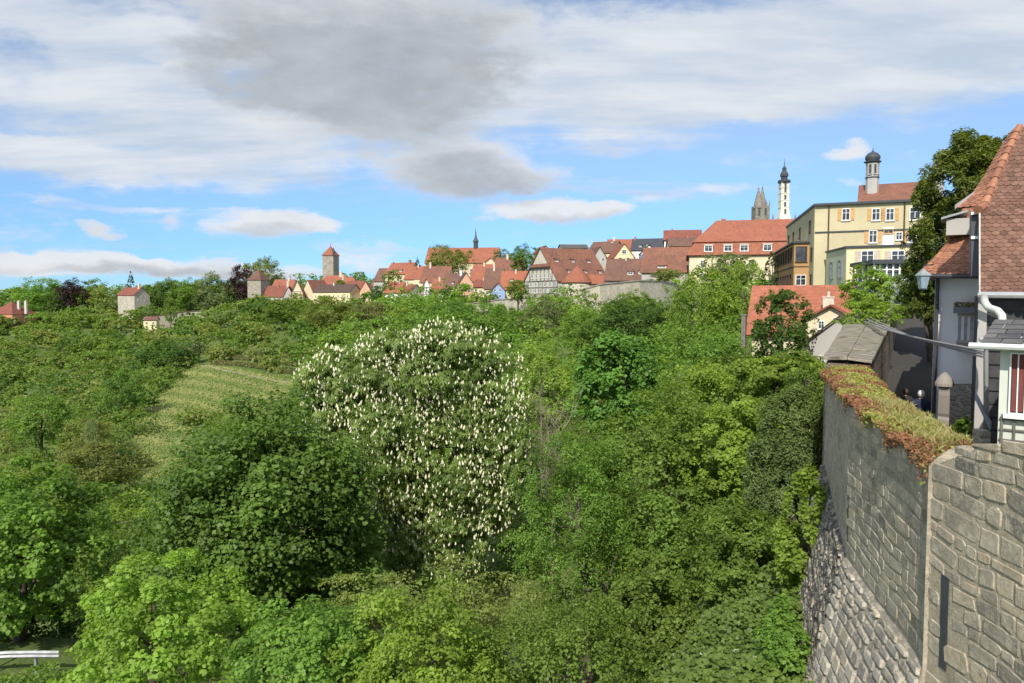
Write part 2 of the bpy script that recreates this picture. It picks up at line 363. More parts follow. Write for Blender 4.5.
def crown(rng, n, shape='round', nclump=40, csize=.30, sub=9, rough=.25):
    """points, normals, tints of a crown of unit radii centred on the origin"""
    lob = sph(rng, 7); lw = rng.uniform(-.5, 1, 7)
    nclump = int(nclump*1.7)
    d = sph(rng, nclump, .12)
    if shape in ('cone', 'column'): d = sph(rng, nclump, 0)
    env = 1+rough*np.clip((np.maximum(0, d@lob.T)**3)@lw, -.9, .9)
    rad = rng.uniform(.18, 1, nclump)**.5*env*(1-csize*.75)
    c = d*rad[:, None]
    if shape == 'cone':
        h = rng.uniform(-1, 1, nclump); w = (1-h)/2*.95+.05; a = rng.uniform(0, 6.283, nclump); q = rng.uniform(.5, 1, nclump)**.5*w
        c = np.stack([np.cos(a)*q, np.sin(a)*q, h*.95], 1)
    elif shape == 'column':
        h = rng.uniform(-1, 1, nclump); w = np.sqrt(np.maximum(.04, 1-np.abs(h)**2.6)); a = rng.uniform(0, 6.283, nclump); q = rng.uniform(.4, 1, nclump)**.5*w*(1-csize*.6)
        c = np.stack([np.cos(a)*q, np.sin(a)*q, h*(1-csize*.6)], 1)
    cs = csize*rng.uniform(.65, 1.25, nclump)
    if shape == 'cone': cs = cs*np.clip((1.15-c[:, 2])*.6, .25, 1)
    ct = rng.uniform(0, 1, nclump)
    k = max(1, n//(nclump*sub)); P_, Nn, T = [], [], []
    for i in range(nclump):
        outd = c[i]/(np.linalg.norm(c[i])+1e-6)
        sd = sph(rng, sub, .5)+outd*.6; sd /= np.linalg.norm(sd, axis=1, keepdims=True)
        sc = c[i]+sd*cs[i]*rng.uniform(.55, 1, (sub, 1))*np.array([1, 1, .85])
        st = rng.uniform(-.18, .18, sub)
        for j in range(sub):
            kk = max(1, int(k*rng.uniform(.6, 1.4)))
            ld = sph(rng, kk, .35)
            pp = sc[j]+ld*cs[i]*.42*rng.uniform(.3, 1, (kk, 1))**.6*np.array([1, 1, .75])
            nn = ld*.55+outd*.35+np.array([0, 0, .65])+rng.normal(size=(kk, 3))*.42
            P_.append(pp); Nn.append(nn); T.append(np.clip(ct[i]*.7+.15+st[j]+rng.uniform(-.22, .22, kk), 0, 1))
    return np.concatenate(P_), np.concatenate(Nn), np.concatenate(T), c

def limb_mesh(rng, base, top, r0, targets, bend=.12, seg=7):
    """tapered trunk with limbs running to the clump centres"""
    mb = MB(); base = Vector(base); top = Vector(top); L = (top-base).length
    pts = []; off = Vector((0, 0, 0))
    for i in range(7):
        t = i/6; off += Vector((rng.uniform(-1, 1), rng.uniform(-1, 1), 0))*L*bend*.25*(1 if i else 0)
        pts.append(base.lerp(top, t)+off)
    rad = [r0*(1.25 if i == 0 else 1-.75*i/6) for i in range(7)]
    mb.tube(pts, rad, seg, c=.5)
    for tg in targets:
        tg = Vector(tg); s = rng.integers(2, 6); p0 = pts[s]; m = p0.lerp(tg, .5)+Vector((rng.uniform(-1, 1), rng.uniform(-1, 1), rng.uniform(-.2, .8)))*(tg-p0).length*.12
        mb.tube([p0, m, tg], [rad[s]*.55, rad[s]*.3, rad[s]*.06], 5, c=.5)
    return mb

BARK = plain('bark', (.085, .068, .05), .95, .3, 3)
BARKG = plain('grey_bark', (.17, .15, .12), .95, .3, 3)
LM = {
 'chestnut': leafmat('leaf_chestnut', (0.090, 0.155, 0.038), (0.180, 0.275, 0.075), .3, .45),
 'maple_dark': leafmat('leaf_maple_dark', (0.055, 0.115, 0.022), (0.115, 0.225, 0.042), .3),
 'maple_bright': leafmat('leaf_maple_bright', (0.082, 0.150, 0.026), (0.150, 0.262, 0.045), .35),
 'fresh': leafmat('leaf_fresh', (0.118, 0.182, 0.030), (0.211, 0.326, 0.054), .4),
 'mid': leafmat('leaf_mid', (0.078, 0.132, 0.024), (0.141, 0.237, 0.044), .35),
 'deep': leafmat('leaf_deep', (0.043, 0.082, 0.017), (0.077, 0.147, 0.031), .3),
 'olive': leafmat('leaf_olive', (0.107, 0.138, 0.036), (0.192, 0.237, 0.064), .35),
 'grey': leafmat('leaf_grey_green', (0.096, 0.125, 0.053), (0.173, 0.224, 0.096), .3),
 'sage': leafmat('leaf_sage', (0.090, 0.140, 0.045), (0.150, 0.220, 0.075), .3),
 'beech': leafmat('leaf_copper_beech', (.018, .010, .012), (.050, .024, .026), .2),
 'conifer': leafmat('needle_green', (0.034, 0.061, 0.018), (0.061, 0.109, 0.031), .15),
 'cedar': leafmat('needle_yellow_green', (0.045, 0.085, 0.016), (0.140, 0.190, 0.034), .2),
 'brownish': leafmat('leaf_brownish', (0.095, 0.102, 0.040), (0.180, 0.175, 0.072), .3),
 'rust': leafmat('stonecrop', (.080, .095, .020), (.210, .150, .050), .2),
 'ivy': leafmat('leaf_ivy', (0.055, 0.090, 0.018), (0.100, 0.155, 0.032), .2, .35, .4),
}
BLOSSOM = plain('blossom_cream', (.58, .56, .36), .7, .08, 4)
WHITEB = leafmat('blossom_white', (.55, .58, .45), (.75, .76, .66), .3)

def tree(px0, px1, py0, py1, d, kind, label, cat='tree', shape='round', n=9000, leaf=.13, nclump=45, csize=.30, sub=9, seed=1,
         aspect=.62, fan=1, droop=0., rough=.25, trunk=True, trad=None, name=None, group=None, depth=1.0, mix=None, limbs=9, gz=None, bark=None):
    rng = np.random.default_rng(seed)
    c = at((px0+px1)/2, (py0+py1)/2, d); r = (px1-px0)/2/F*d; rz = (py1-py0)/2/F*d
    z0 = Hs(c.x, c.y) if gz is None else gz
    root = empty(name or 'tree', (c.x, c.y, z0)); tag(root, label, cat, group)
    P_, Nn, T, cc = crown(rng, n, shape, nclump, csize, sub, rough)
    sc = np.array([r, r*depth, rz]); P_ = P_*sc; cz = c.z-z0
    P_[:, 2] += cz
    keep = P_[:, 2] > .05; P_, Nn, T = P_[keep], Nn[keep], T[keep]
    sz = leaf*rng.uniform(.5, 1.45, len(P_))
    leaf_object('crown', P_, Nn, sz, T, LM[kind] if isinstance(kind, str) else kind, root, aspect, fan, droop, rng)
    if trunk:
        rr = trad or max(.06, .030*(cz+rz)); idx = rng.permutation(len(cc))[:limbs]
        mb = limb_mesh(rng, (0, 0, -.3), (0, 0, cz+rz*.45), rr, [Vector(cc[i]*sc*.92)+Vector((0, 0, cz)) for i in idx if cc[i][2]*rz+cz > 0])
        mb.build('trunk', bark or BARK, root, True)
    return root, cc*sc+np.array([0, 0, cz]), P_

# prototype crowns shared by the smaller trees
PROTO = {}
def proto(key, shape, n, leaf, nclump, csize, sub, seed, rough=.3, trunk=True):
    rng = np.random.default_rng(seed); P_, Nn, T, cc = crown(rng, n, shape, nclump, csize, sub, rough)
    o = leaf_object('crown', P_, Nn, leaf*rng.uniform(.6, 1.3, len(P_)), T, LM['mid'], None, .75, 1, 0, rng)
    COL.objects.unlink(o)
    mb = limb_mesh(rng, (0, 0, -2.2), (0, 0, .4), .10, [Vector(c_*.9) for c_ in cc[:8]])
    t = mb.build('trunk', BARK, None, True); COL.objects.unlink(t)
    PROTO[key] = (o.data, t.data)
for i in range(3):
    proto(('r', i), 'round', 11000, .060, 55, .27, 8, 20+i, .35)
    proto(('f', i), 'round', 3600, .105, 34, .32, 6, 30+i, .35)
proto(('c', 0), 'cone', 5000, .075, 60, .22, 6, 40); proto(('t', 0), 'column', 9000, .062, 60, .26, 7, 41); proto(('t', 1), 'column', 9000, .062, 50, .28, 7, 42)
_ti = [0]
def ptree(px0, px1, py0, py1, d, kind, label, key='f', name='tree', cat='tree', group=None, tilt=0.0, depth=1.0, trunk=True):
    _ti[0] += 1; i = _ti[0]
    opts = [k for k in PROTO if k[0] == key]; me, tr = PROTO[opts[i % len(opts)]]
    c = at((px0+px1)/2, (py0+py1)/2, d); r = (px1-px0)/2/F*d*1.05; rz = (py1-py0)/2/F*d*1.05
    z0 = Hs(c.x, c.y); root = empty(name, (c.x, c.y, min(z0, c.z-rz*.6))); tag(root, label, cat, group)
    cr = bpy.data.objects.new('crown', me); COL.objects.link(cr); cr.parent = root
    cr.location = (0, 0, c.z-root.location.z); cr.scale = (r, r*depth, rz); cr.rotation_euler = (0, tilt, (i*2.399) % 6.28)
    cr.material_slots[0].link = 'OBJECT'; cr.material_slots[0].material = LM[kind]
    if not trunk: return root
    tk = bpy.data.objects.new('trunk', tr); COL.objects.link(tk); tk.parent = root
    h = c.z-root.location.z; tk.location = (0, 0, h); tk.scale = (min(r, 3), min(r, 3), h/2.2+.02)
    return root
# ---------------------------------------------------------------- near trees
def veg_near():
    # blossoming horse chestnut: one trunk, several domes of foliage
    rng = np.random.default_rng(5)
    d = 37.; c = at(415, 455, d); z0 = Hs(c.x, c.y)
    root = empty('horse_chestnut_tree', (c.x, c.y, z0)); tag(root, 'tall horse chestnut covered in upright cream-white blossom candles', 'tree')
    domes = [(345, 380, 50, 36, 36.), (452, 377, 76, 55, 38.), (398, 356, 50, 28, 38.5), (490, 430, 42, 70, 37.), (370, 440, 62, 55, 35), (430, 470, 75, 75, 36.5), (335, 415, 34, 45, 36.5), (440, 545, 58, 42, 35.5), (395, 520, 50, 60, 36.), (480, 500, 40, 50, 36.5), (415, 400, 90, 60, 39), (505, 460, 28, 50, 36.5), (446, 340, 40, 20, 38), (319, 392, 22, 30, 36)]
    PP, NN, TT, CC, top = [], [], [], [], []
    for (px, py, rx, ry, dd) in domes:
        q = at(px, py, dd)-Vector((c.x, c.y, z0)); sc = np.array([rx, rx*.9, ry])/F*dd
        P_, Nn, T, cc = crown(rng, int(1500*rx*ry/3000)+900, 'round', 26, .34, 7, .2)
        PP.append(P_*sc+np.array(q)); NN.append(Nn); TT.append(T); CC += [cc[i]*sc+np.array(q) for i in range(0, 26, 6)]
        dr = sph(rng, int(rx*ry/3000*330)+95, .12); dr[:, 1] -= .35; dr /= np.linalg.norm(dr, axis=1, keepdims=True); dr = dr[(dr[:, 2] > -.7)]
        top += list(dr*sc*rng.uniform(.84, 1.04, (len(dr), 1))+np.array(q))
    P_, Nn, T = map(np.concatenate, (PP, NN, TT))
    leaf_object('crown', P_, Nn, .34*rng.uniform(.7, 1.25, len(P_)), T, LM['chestnut'], root, .75, 5, .5, rng)
    limb_mesh(rng, (0, 0, -.3), (0, 0, (c.z-z0)+2), .42, CC[::2]).build('trunk', BARK, root, True)
    def candle(mb, p, h, tilt):
        a = Vector((tilt[0], tilt[1], 1)).normalized()
        mb.tube([p+a*(h*t) for t in (0, .18, .5, .8, 1)], [h*.12, h*.27, h*.21, h*.11, h*.03], 6, c=.5)
    mb0 = MB(); candle(mb0, Vector((0, 0, 0)), .195, (0, 0)); proto_c = mb0.build('blossom', BLOSSOM, root, True)
    # the outermost blossoms facing the valley are individual, the rest one mass
    W = np.array(top); order = np.argsort(W[:, 1]-W[:, 2]*.4); first = order[:100]
    for n_, i in enumerate(first):
        o = proto_c if n_ == 0 else proto_c.copy()
        if n_: COL.objects.link(o); o.parent = root
        o.location = W[i]; s = rng.uniform(.7, 1.15); o.scale = (s, s, s*rng.uniform(.9, 1.2)); o.rotation_euler = (rng.uniform(-.5, .5), rng.uniform(-.5, .5), 0)
    mb = MB()
    for i in order[100:]: candle(mb, Vector(W[i]), .195*rng.uniform(.3, 1.2), (rng.uniform(-.35, .35), rng.uniform(-.35, .35)))
    tag(mb.build('blossom_mass', BLOSSOM, root, True), kind='stuff')

    tree(150, 380, 392, 668, 28.5, 'maple_dark', 'big dark green maple directly left of the blossoming chestnut', shape='round', n=60000, leaf=.17, nclump=85, csize=.32, sub=10, seed=11, aspect=.85, rough=.35, name='maple_tree', limbs=14)
    tree(-75, 106, 466, 648, 34, 'maple_bright', 'round bright green maple at the left edge above the road', shape='round', n=26000, leaf=.19, nclump=70, csize=.24, sub=8, seed=12, aspect=.9, rough=.18, name='maple_tree')
    tree(62, 250, 560, 740, 20, 'fresh', 'young light green sycamore at the bottom left beside the guard rail', shape='round', n=22000, leaf=.12, nclump=60, csize=.26, sub=8, seed=13, rough=.5, name='sycamore_tree', aspect=.8)
    tree(512, 650, 428, 660, 26, 'mid', 'feathery green false acacia in the middle right of the chestnut', shape='round', n=36000, leaf=.11, nclump=80, csize=.24, sub=9, seed=14, rough=.5, aspect=.4, name='acacia_tree')
    tree(575, 770, 395, 610, 30, 'mid', 'broad mid green hazel filling the hollow right of the acacia', shape='round', n=36000, leaf=.14, nclump=80, csize=.25, sub=9, seed=15, rough=.4, aspect=.75, name='hazel_tree')
    tree(570, 668, 330, 440, 48, 'maple_dark', 'dark green layered maple below the stone bastion of the town wall', shape='round', n=18000, leaf=.22, nclump=55, csize=.25, sub=8, seed=16, rough=.4, aspect=.85, name='maple_tree')
    tree(505, 600, 335, 470, 58, 'fresh', 'yellow green tree behind the bare grey shrub', shape='round', n=16000, leaf=.22, nclump=55, csize=.25, sub=8, seed=17, rough=.4, name='tree')
    tree(655, 770, 355, 480, 40, 'fresh', 'light green bushy tree below the orange roofed house', shape='round', n=20000, leaf=.18, nclump=60, csize=.26, sub=8, seed=18, rough=.5, name='tree')
    tree(748, 836, 392, 580, 22.5, 'sage', 'tall dull green tamarisk against the left face of the bastion', cat='shrub', shape='column', n=70000, leaf=.095, nclump=80, csize=.28, sub=10, seed=19, aspect=.4, name='tamarisk_shrub', trunk=True, rough=.2)
    tree(620, 720, 480, 640, 24, 'mid', 'leafy green elder leaning over the ivy slope', shape='round', n=20000, leaf=.12, nclump=55, csize=.26, sub=8, seed=20, rough=.5, name='elder_shrub', cat='shrub')
    tree(775, 836, 470, 640, 17.5, 'fresh', 'young bright green ash shoots growing at the foot of the bastion', cat='shrub', shape='column', n=9000, leaf=.11, nclump=40, csize=.3, sub=7, seed=21, rough=.5, name='ash_sapling')
    tree(755, 812, 600, 720, 13.5, 'maple_bright', 'low nettle green bush at the bottom beside the dark battered wall', cat='shrub', shape='round', n=8000, leaf=.09, nclump=40, csize=.3, sub=7, seed=22, rough=.5, name='bush')
    tree(690, 800, 400, 520, 28, 'fresh', 'light green hornbeam between the hazel and the tamarisk', n=26000, leaf=.13, nclump=60, csize=.26, sub=8, seed=41, rough=.5, name='hornbeam_tree', aspect=.7)
    tree(690, 800, 500, 620, 20.5, 'mid', 'leafy mid green blackthorn in front of the tamarisk', cat='shrub', n=24000, leaf=.10, nclump=60, csize=.26, sub=8, seed=42, rough=.6, name='blackthorn_shrub', aspect=.6)
    tree(600, 700, 560, 680, 19, 'mid', 'dark leafy hawthorn at the bottom right of the acacia', cat='shrub', n=20000, leaf=.10, nclump=55, csize=.26, sub=8, seed=43, rough=.6, name='hawthorn_shrub', aspect=.6)
    tree(720, 830, 352, 420, 33, 'fresh', 'bright green sycamore bush just below the far end of the bastion', n=16000, leaf=.15, nclump=55, csize=.26, sub=8, seed=44, rough=.5, name='sycamore_tree', aspect=.8)
    tree(225, 385, 540, 650, 31, 'deep', 'dark undergrowth filling the space beneath the big dark maple', cat='shrub', n=16000, leaf=.16, nclump=55, csize=.28, sub=8, seed=48, rough=.4, name='bush')
    # bottom centre shrubs, close to the camera
    tree(215, 400, 592, 760, 15.5, 'maple_bright', 'bright green lilac bush at the bottom left of centre', cat='shrub', n=26000, leaf=.085, nclump=75, csize=.24, sub=9, seed=23, rough=.5, name='lilac_bush', aspect=.85)
    tree(340, 520, 585, 780, 15, 'fresh', 'yellow green dogwood bush at the bottom centre under the chestnut', cat='shrub', n=28000, leaf=.08, nclump=75, csize=.24, sub=9, seed=24, rough=.5, name='dogwood_bush', aspect=.7)
    tree(460, 660, 600, 790, 15.5, 'mid', 'mid green privet bush at the bottom centre right of the dogwood', cat='shrub', n=28000, leaf=.075, nclump=75, csize=.24, sub=9, seed=25, rough=.6, name='privet_bush', aspect=.6)
    tree(280, 560, 582, 700, 19, 'olive', 'olive green thorn hedge just below the blossoming chestnut', cat='shrub', n=30000, leaf=.085, nclump=80, csize=.22, sub=9, seed=26, rough=.5, name='thorn_hedge', aspect=.6, depth=.6)
    tree(-105, 34, 335, 490, 30, 'olive', 'sparse yellowish willow spray at the left edge of the picture', n=3200, leaf=.12, nclump=34, csize=.3, sub=7, seed=27, rough=.7, name='willow_tree', aspect=.35, trad=.06)
    tree(-60, 100, 590, 668, 37, 'deep', 'dark green bushes under the round bright maple', cat='shrub', n=16000, leaf=.2, nclump=50, csize=.3, sub=7, seed=45, name='bush', rough=.4)
    tree(-30, 84, 672, 730, 24, 'mid', 'low green bush in front of the guard rail', cat='shrub', n=12000, leaf=.12, nclump=45, csize=.3, sub=7, seed=46, name='bush', rough=.5)
    tree(60, 150, 520, 640, 44, 'mid', 'slender green rowan between the round bright maple and the big dark maple', n=9000, leaf=.2, nclump=40, csize=.3, sub=7, seed=47, name='rowan_tree', rough=.5)
    tree(-50, 70, 556, 644, 38, 'deep', 'dark green alder under the round bright maple', n=9000, leaf=.18, nclump=40, csize=.3, sub=7, seed=28, name='alder_tree')
    tree(753, 814, 292, 372, 42, 'deep', 'dark apple tree in front of the orange roofed house', n=12000, leaf=.15, nclump=50, csize=.26, sub=7, seed=29, rough=.5, name='apple_tree', shape='column', depth=1.0)
    tree(846, 894, 272, 324, 33, 'fresh', 'small light green robinia growing on top of the town wall', n=9000, leaf=.13, nclump=45, csize=.28, sub=7, seed=30, rough=.6, name='robinia_tree', aspect=.45)
    tree(895, 940, 262, 322, 48, 'mid', 'green bush hanging over the top of the alley', n=6000, leaf=.17, nclump=35, csize=.3, sub=7, seed=31, rough=.5, name='bush', cat='shrub')
    # cedar behind the tiled roofs
    tree(902, 968, 225, 330, 34, 'cedar', 'low dark boughs of a cedar reaching out left of the white house', n=22000, leaf=.17, nclump=50, csize=.26, sub=8, seed=49, aspect=.28, rough=.6, name='cedar_tree')
    tree(926, 1085, 118, 345, 33, 'cedar', 'large yellow green cedar rising behind the two tiled roofs', shape='round', n=130000, leaf=.19, nclump=150, csize=.2, sub=10, seed=32, aspect=.3, rough=.7, name='cedar_tree', limbs=20, depth=.8)

def dead_shrub():
    rng = np.random.default_rng(3); d = 38.5; b = at(552, 500, d); z0 = Hs(b.x, b.y); mb = MB()
    def br(p, v, L, r, lvl):
        pts = [p]; q = p.copy()
        for i in range(4):
            v = (v+Vector(rng.normal(size=3))*.18).normalized(); q = q+v*L/4; pts.append(q.copy())
        mb.tube(pts, [r*(1-.18*i) for i in range(5)], 4, cap=False)
        if lvl:
            for k in range(4):
                i = rng.integers(1, 5); w = (v+Vector(rng.normal(size=3))*.55+Vector((0, 0, .15))).normalized(); br(pts[i], w, L*rng.uniform(.5, .8), r*.5, lvl-1)
    for k in range(16):
        br(Vector((rng.uniform(-.7, .7), rng.uniform(-.4, .4), b.z-z0)), Vector((rng.uniform(-.75, .4), rng.uniform(-.5, .1), 1.4)).normalized(), rng.uniform(2.4, 3.6), .05, 3)
    mb.tube([Vector((0, 0, -.2)), Vector((.1, 0, b.z-z0+.3))], [.16, .08], 6)
    o = mb.build('bare_shrub', plain('dry_twigs', (.24, .20, .15), .95, .3, 3)); o.location = (b.x, b.y, z0)
    tag(o, 'leafless grey-brown shrub with bare tangled twigs right of the chestnut', 'shrub')

# ---------------------------------------------------------------- farther trees, each with its own label
def veg_far():
    T = ptree
    T(98,146,368,422,150,'maple_dark','dark green sycamore on the slope left of the mown meadow','r')
    T(132,196,340,388,205,'deep','dark green oak at the upper left corner of the mown meadow','r')
    T(178,206,338,364,215,'grey','pale grey white-flowering thorn bush above the meadow path','f',name='thorn_bush',cat='shrub')
    T(206,250,312,345,330,'grey','dusty grey green tree below the curved end of the castle wall','f')
    T(-4,44,285,320,470,'mid','low green tree at the far left of the skyline','f')
    T(18,70,276,318,450,'maple_bright','bright green domed tree on the far left skyline','r')
    T(46,74,293,318,440,'deep','dark green tree in front of the domed tree on the left skyline','f')
    T(58,94,280,312,440,'beech','purple copper beech between green trees at the left skyline','r',name='copper_beech')
    T(76,110,281,314,445,'mid','mid green tree right of the left copper beech','f')
    T(90,120,288,318,430,'olive','olive green tree just left of the stone chapel','f')
    T(124,138,272,304,450,'conifer','small dark spire shaped conifer behind the chapel roof','c',name='conifer')
    T(138,176,279,314,430,'maple_dark','dark green lime tree right of the stone chapel','r',name='lime_tree')
    T(154,190,278,314,435,'mid','middle lime tree of the three right of the chapel','r',name='lime_tree')
    T(172,208,280,314,430,'maple_bright','brightest lime tree of the three right of the chapel','r',name='lime_tree')
    T(163,177,298,322,370,'mid','narrow green poplar in front of the castle wall','t',name='poplar')
    T(194,230,272,314,430,'grey','grey green flowering chestnut standing behind the castle wall','r')
    T(222,240,292,314,430,'deep','small dark green yew beside the tall copper beech','f')
    T(228,262,262,310,430,'beech','tall dark copper beech left of the square gate tower','r',name='copper_beech')
    T(244,284,257,296,440,'olive','olive green maple behind the square gate tower','r')
    T(334,346,279,289,395,'mid','small green tree peeping between the orange roofs','f')
    T(426,472,243,283,300,'olive','rounded olive green lime in front of the church roof','r',name='lime_tree')
    T(380,404,272,300,290,'maple_bright','bright green ivy mound on the old wall below the red roofs','f',name='ivy_mound',cat='plant')
    T(370,384,284,306,300,'deep','dark green ivy covering the left end of the town wall','f',name='ivy_mound',cat='plant')
    T(413,422,258,272,320,'conifer','tiny dark fir between the church and the orange house','c',name='fir_tree')
    T(492,512,250,266,300,'grey','pale flowering tree beside the right end of the church','f')
    T(508,543,246,280,240,'maple_dark','dark green tree left of the timber-framed granary','r')
    T(480,500,292,312,215,'mid','small tree in front of the pink gabled house','f')
    T(440,456,290,302,225,'deep','dark clipped bush at the foot of the white cottage','f',name='bush',cat='shrub')
    T(505,530,278,306,190,'mid','small round green elm left of the granary stone base','f')
    T(893,935,276,330,50,'deep','dark bush closing the upper end of the alley','r',name='bush',cat='shrub')
    T(925,985,250,330,56,'mid','tree behind the white plastered house','r')
    T(612,660,292,330,120,'mid','green ash in front of the shaded stretch of the town wall','r',name='ash_tree')
    T(664,742,262,352,88,'fresh','tall bright green lime in front of the big red roofed hospital','r',name='lime_tree')
    T(672,712,290,360,80,'maple_bright','bright green shrub-like tree at the foot of the tall lime','t')
    T(700,756,250,300,105,'grey','thin pale-leaved birch in front of the cream hospital wall','f',name='birch_tree')
    T(725,764,262,330,85,'fresh','slim yellow green poplar left of the spruce','t',name='poplar')
    T(758,784,253,290,100,'conifer','dark spruce with drooping branches right of the birch','c',name='spruce')
    T(648,684,268,284,128,'olive','olive creeper spreading over the top of the town wall','f',name='wall_creeper',cat='plant',trunk=False)
    T(590,672,296,352,95,'deep','dark green walnut under the town wall left of the tall lime','r',name='walnut_tree')
    T(555,612,308,352,110,'mid','green cherry tree below the stone base of the granary','r',name='cherry_tree')
    T(520,570,300,345,140,'grey','grey green tree with pale blossom below the granary','r')
    T(470,530,300,345,150,'mid','green bushy tree below the blue house','r')
    T(430,480,300,335,180,'maple_dark','dark green tree under the pink gabled house','r')
    T(390,436,302,332,200,'fresh','yellow green tree under the white gabled cottages','r')
    T(350,398,300,332,230,'brownish','brownish budding tree below the pink gable by the tower','r')
    T(300,356,296,330,250,'olive','olive tree under the long yellow house','r')
    T(262,312,300,328,280,'mid','mid green tree under the half-timbered gable by the gate tower','r')
    T(250,276,300,322,330,'deep','dark tree at the foot of the square gate tower','f')
    T(610,668,345,400,62,'fresh','bright green ash between the dark maple and the tall lime','r',name='ash_tree')
    T(690,752,330,392,56,'mid','green plum tree left of the orange roofed house','r',name='plum_tree')
    T(740,800,358,410,36,'maple_bright','bright green bush under the apple tree','r',name='bush',cat='shrub')
    T(780,834,362,430,27,'mid','green elder bush touching the far end of the bastion','r',name='elder_shrub',cat='shrub')
    T(556,600,420,470,44,'mid','green bush beside the bare grey twigs','r',name='bush',cat='shrub')
    T(60,110,500,560,70,'sage','grey green willow on the valley slope above the round maple','r',name='willow_tree')
    T(60,140,440,490,95,'olive','olive scrubby tree halfway down the left slope','r')
    T(10,70,395,450,120,'mid','mid green tree on the far left slope','r')
    T(60,110,420,470,110,'olive','thin olive birch with pale trunk on the left slope','t',name='birch_tree')
    T(84,100,420,478,105,'grey','slim pale stemmed birch between scrubby bushes on the left slope','t',name='birch_tree')
    T(200,240,440,500,60,'fresh','yellow green sapling left of the big dark maple','f')

# ---------------------------------------------------------------- stuff: woodland, thicket, ground cover
def inpoly(x, y, poly):
    r = np.zeros(len(x), bool); n = len(poly)
    for i in range(n):
        x1, y1 = poly[i]; x2, y2 = poly[(i+1) % n]
        r ^= ((y1 > y) != (y2 > y)) & (x < (x2-x1)*(y-y1)/((y2-y1) if y2 != y1 else 1e-9)+x1)
    return r
def bushes(name, label, seed, n, a0, a1, d0, d1, size, leaf_px, mat, per=420, keep=None, zs=.75):
    """thicket: n bushes evenly spread over the view cone between depths d0 and d1, joined in one mesh"""
    rng = np.random.default_rng(seed)
    px = rng.uniform(a0, a1, n); d = np.exp(rng.uniform(math.log(d0), math.log(d1), n)); x = (px-512)/F*d
    z = H(x, d); py = 300-z/d*745
    if keep is not None: k = keep(px, py, d); px, d, x, z = px[k], d[k], x[k], z[k]
    base = []
    for q in range(4): base.append(crown(rng, per, 'round', 14, .38, 5, .4))
    PP, NN, TT, SS = [], [], [], []
    for i in range(len(px)):
        P_, Nn, T, _ = base[i % 4]; s = size*(d[i]**.5/12)*rng.uniform(.55, 1.35); a = rng.uniform(0, 6.28); ca, sa = math.cos(a), math.sin(a)
        R = np.array([[ca, -sa, 0], [sa, ca, 0], [0, 0, 1]])
        PP.append((P_@R.T)*np.array([s, s, s*zs])+np.array([x[i], d[i], z[i]+s*zs*.55])); NN.append(Nn@R.T)
        TT.append(np.clip(T*.6+rng.uniform(0, .4), 0, 1)); SS.append(np.full(len(P_), leaf_px*d[i]/F)*rng.uniform(.7, 1.2, len(P_)))
    o = leaf_object(name, *[np.concatenate(q) for q in (PP, NN)], np.concatenate(SS), np.concatenate(TT), mat, None, .75, 1, 0, rng)
    return tag(o, label, 'thicket', kind='stuff')
MEADOW = [(196, 364), (300, 378), (330, 400), (300, 425), (230, 428), (160, 418), (172, 395)]
STRIP = [(172, 405), (196, 364), (190, 364), (128, 425), (140, 480), (160, 540), (185, 520), (195, 440)]
def nomeadow(px, py, d):
    k = ~((d > 120) & (d < 260) & (inpoly(px, py, MEADOW)))
    k &= ~((d > 60) & (d < 215) & inpoly(px, py, STRIP))
    k &= ~((py > 610) & (px < 80) & (d > 34))       # road
    return k
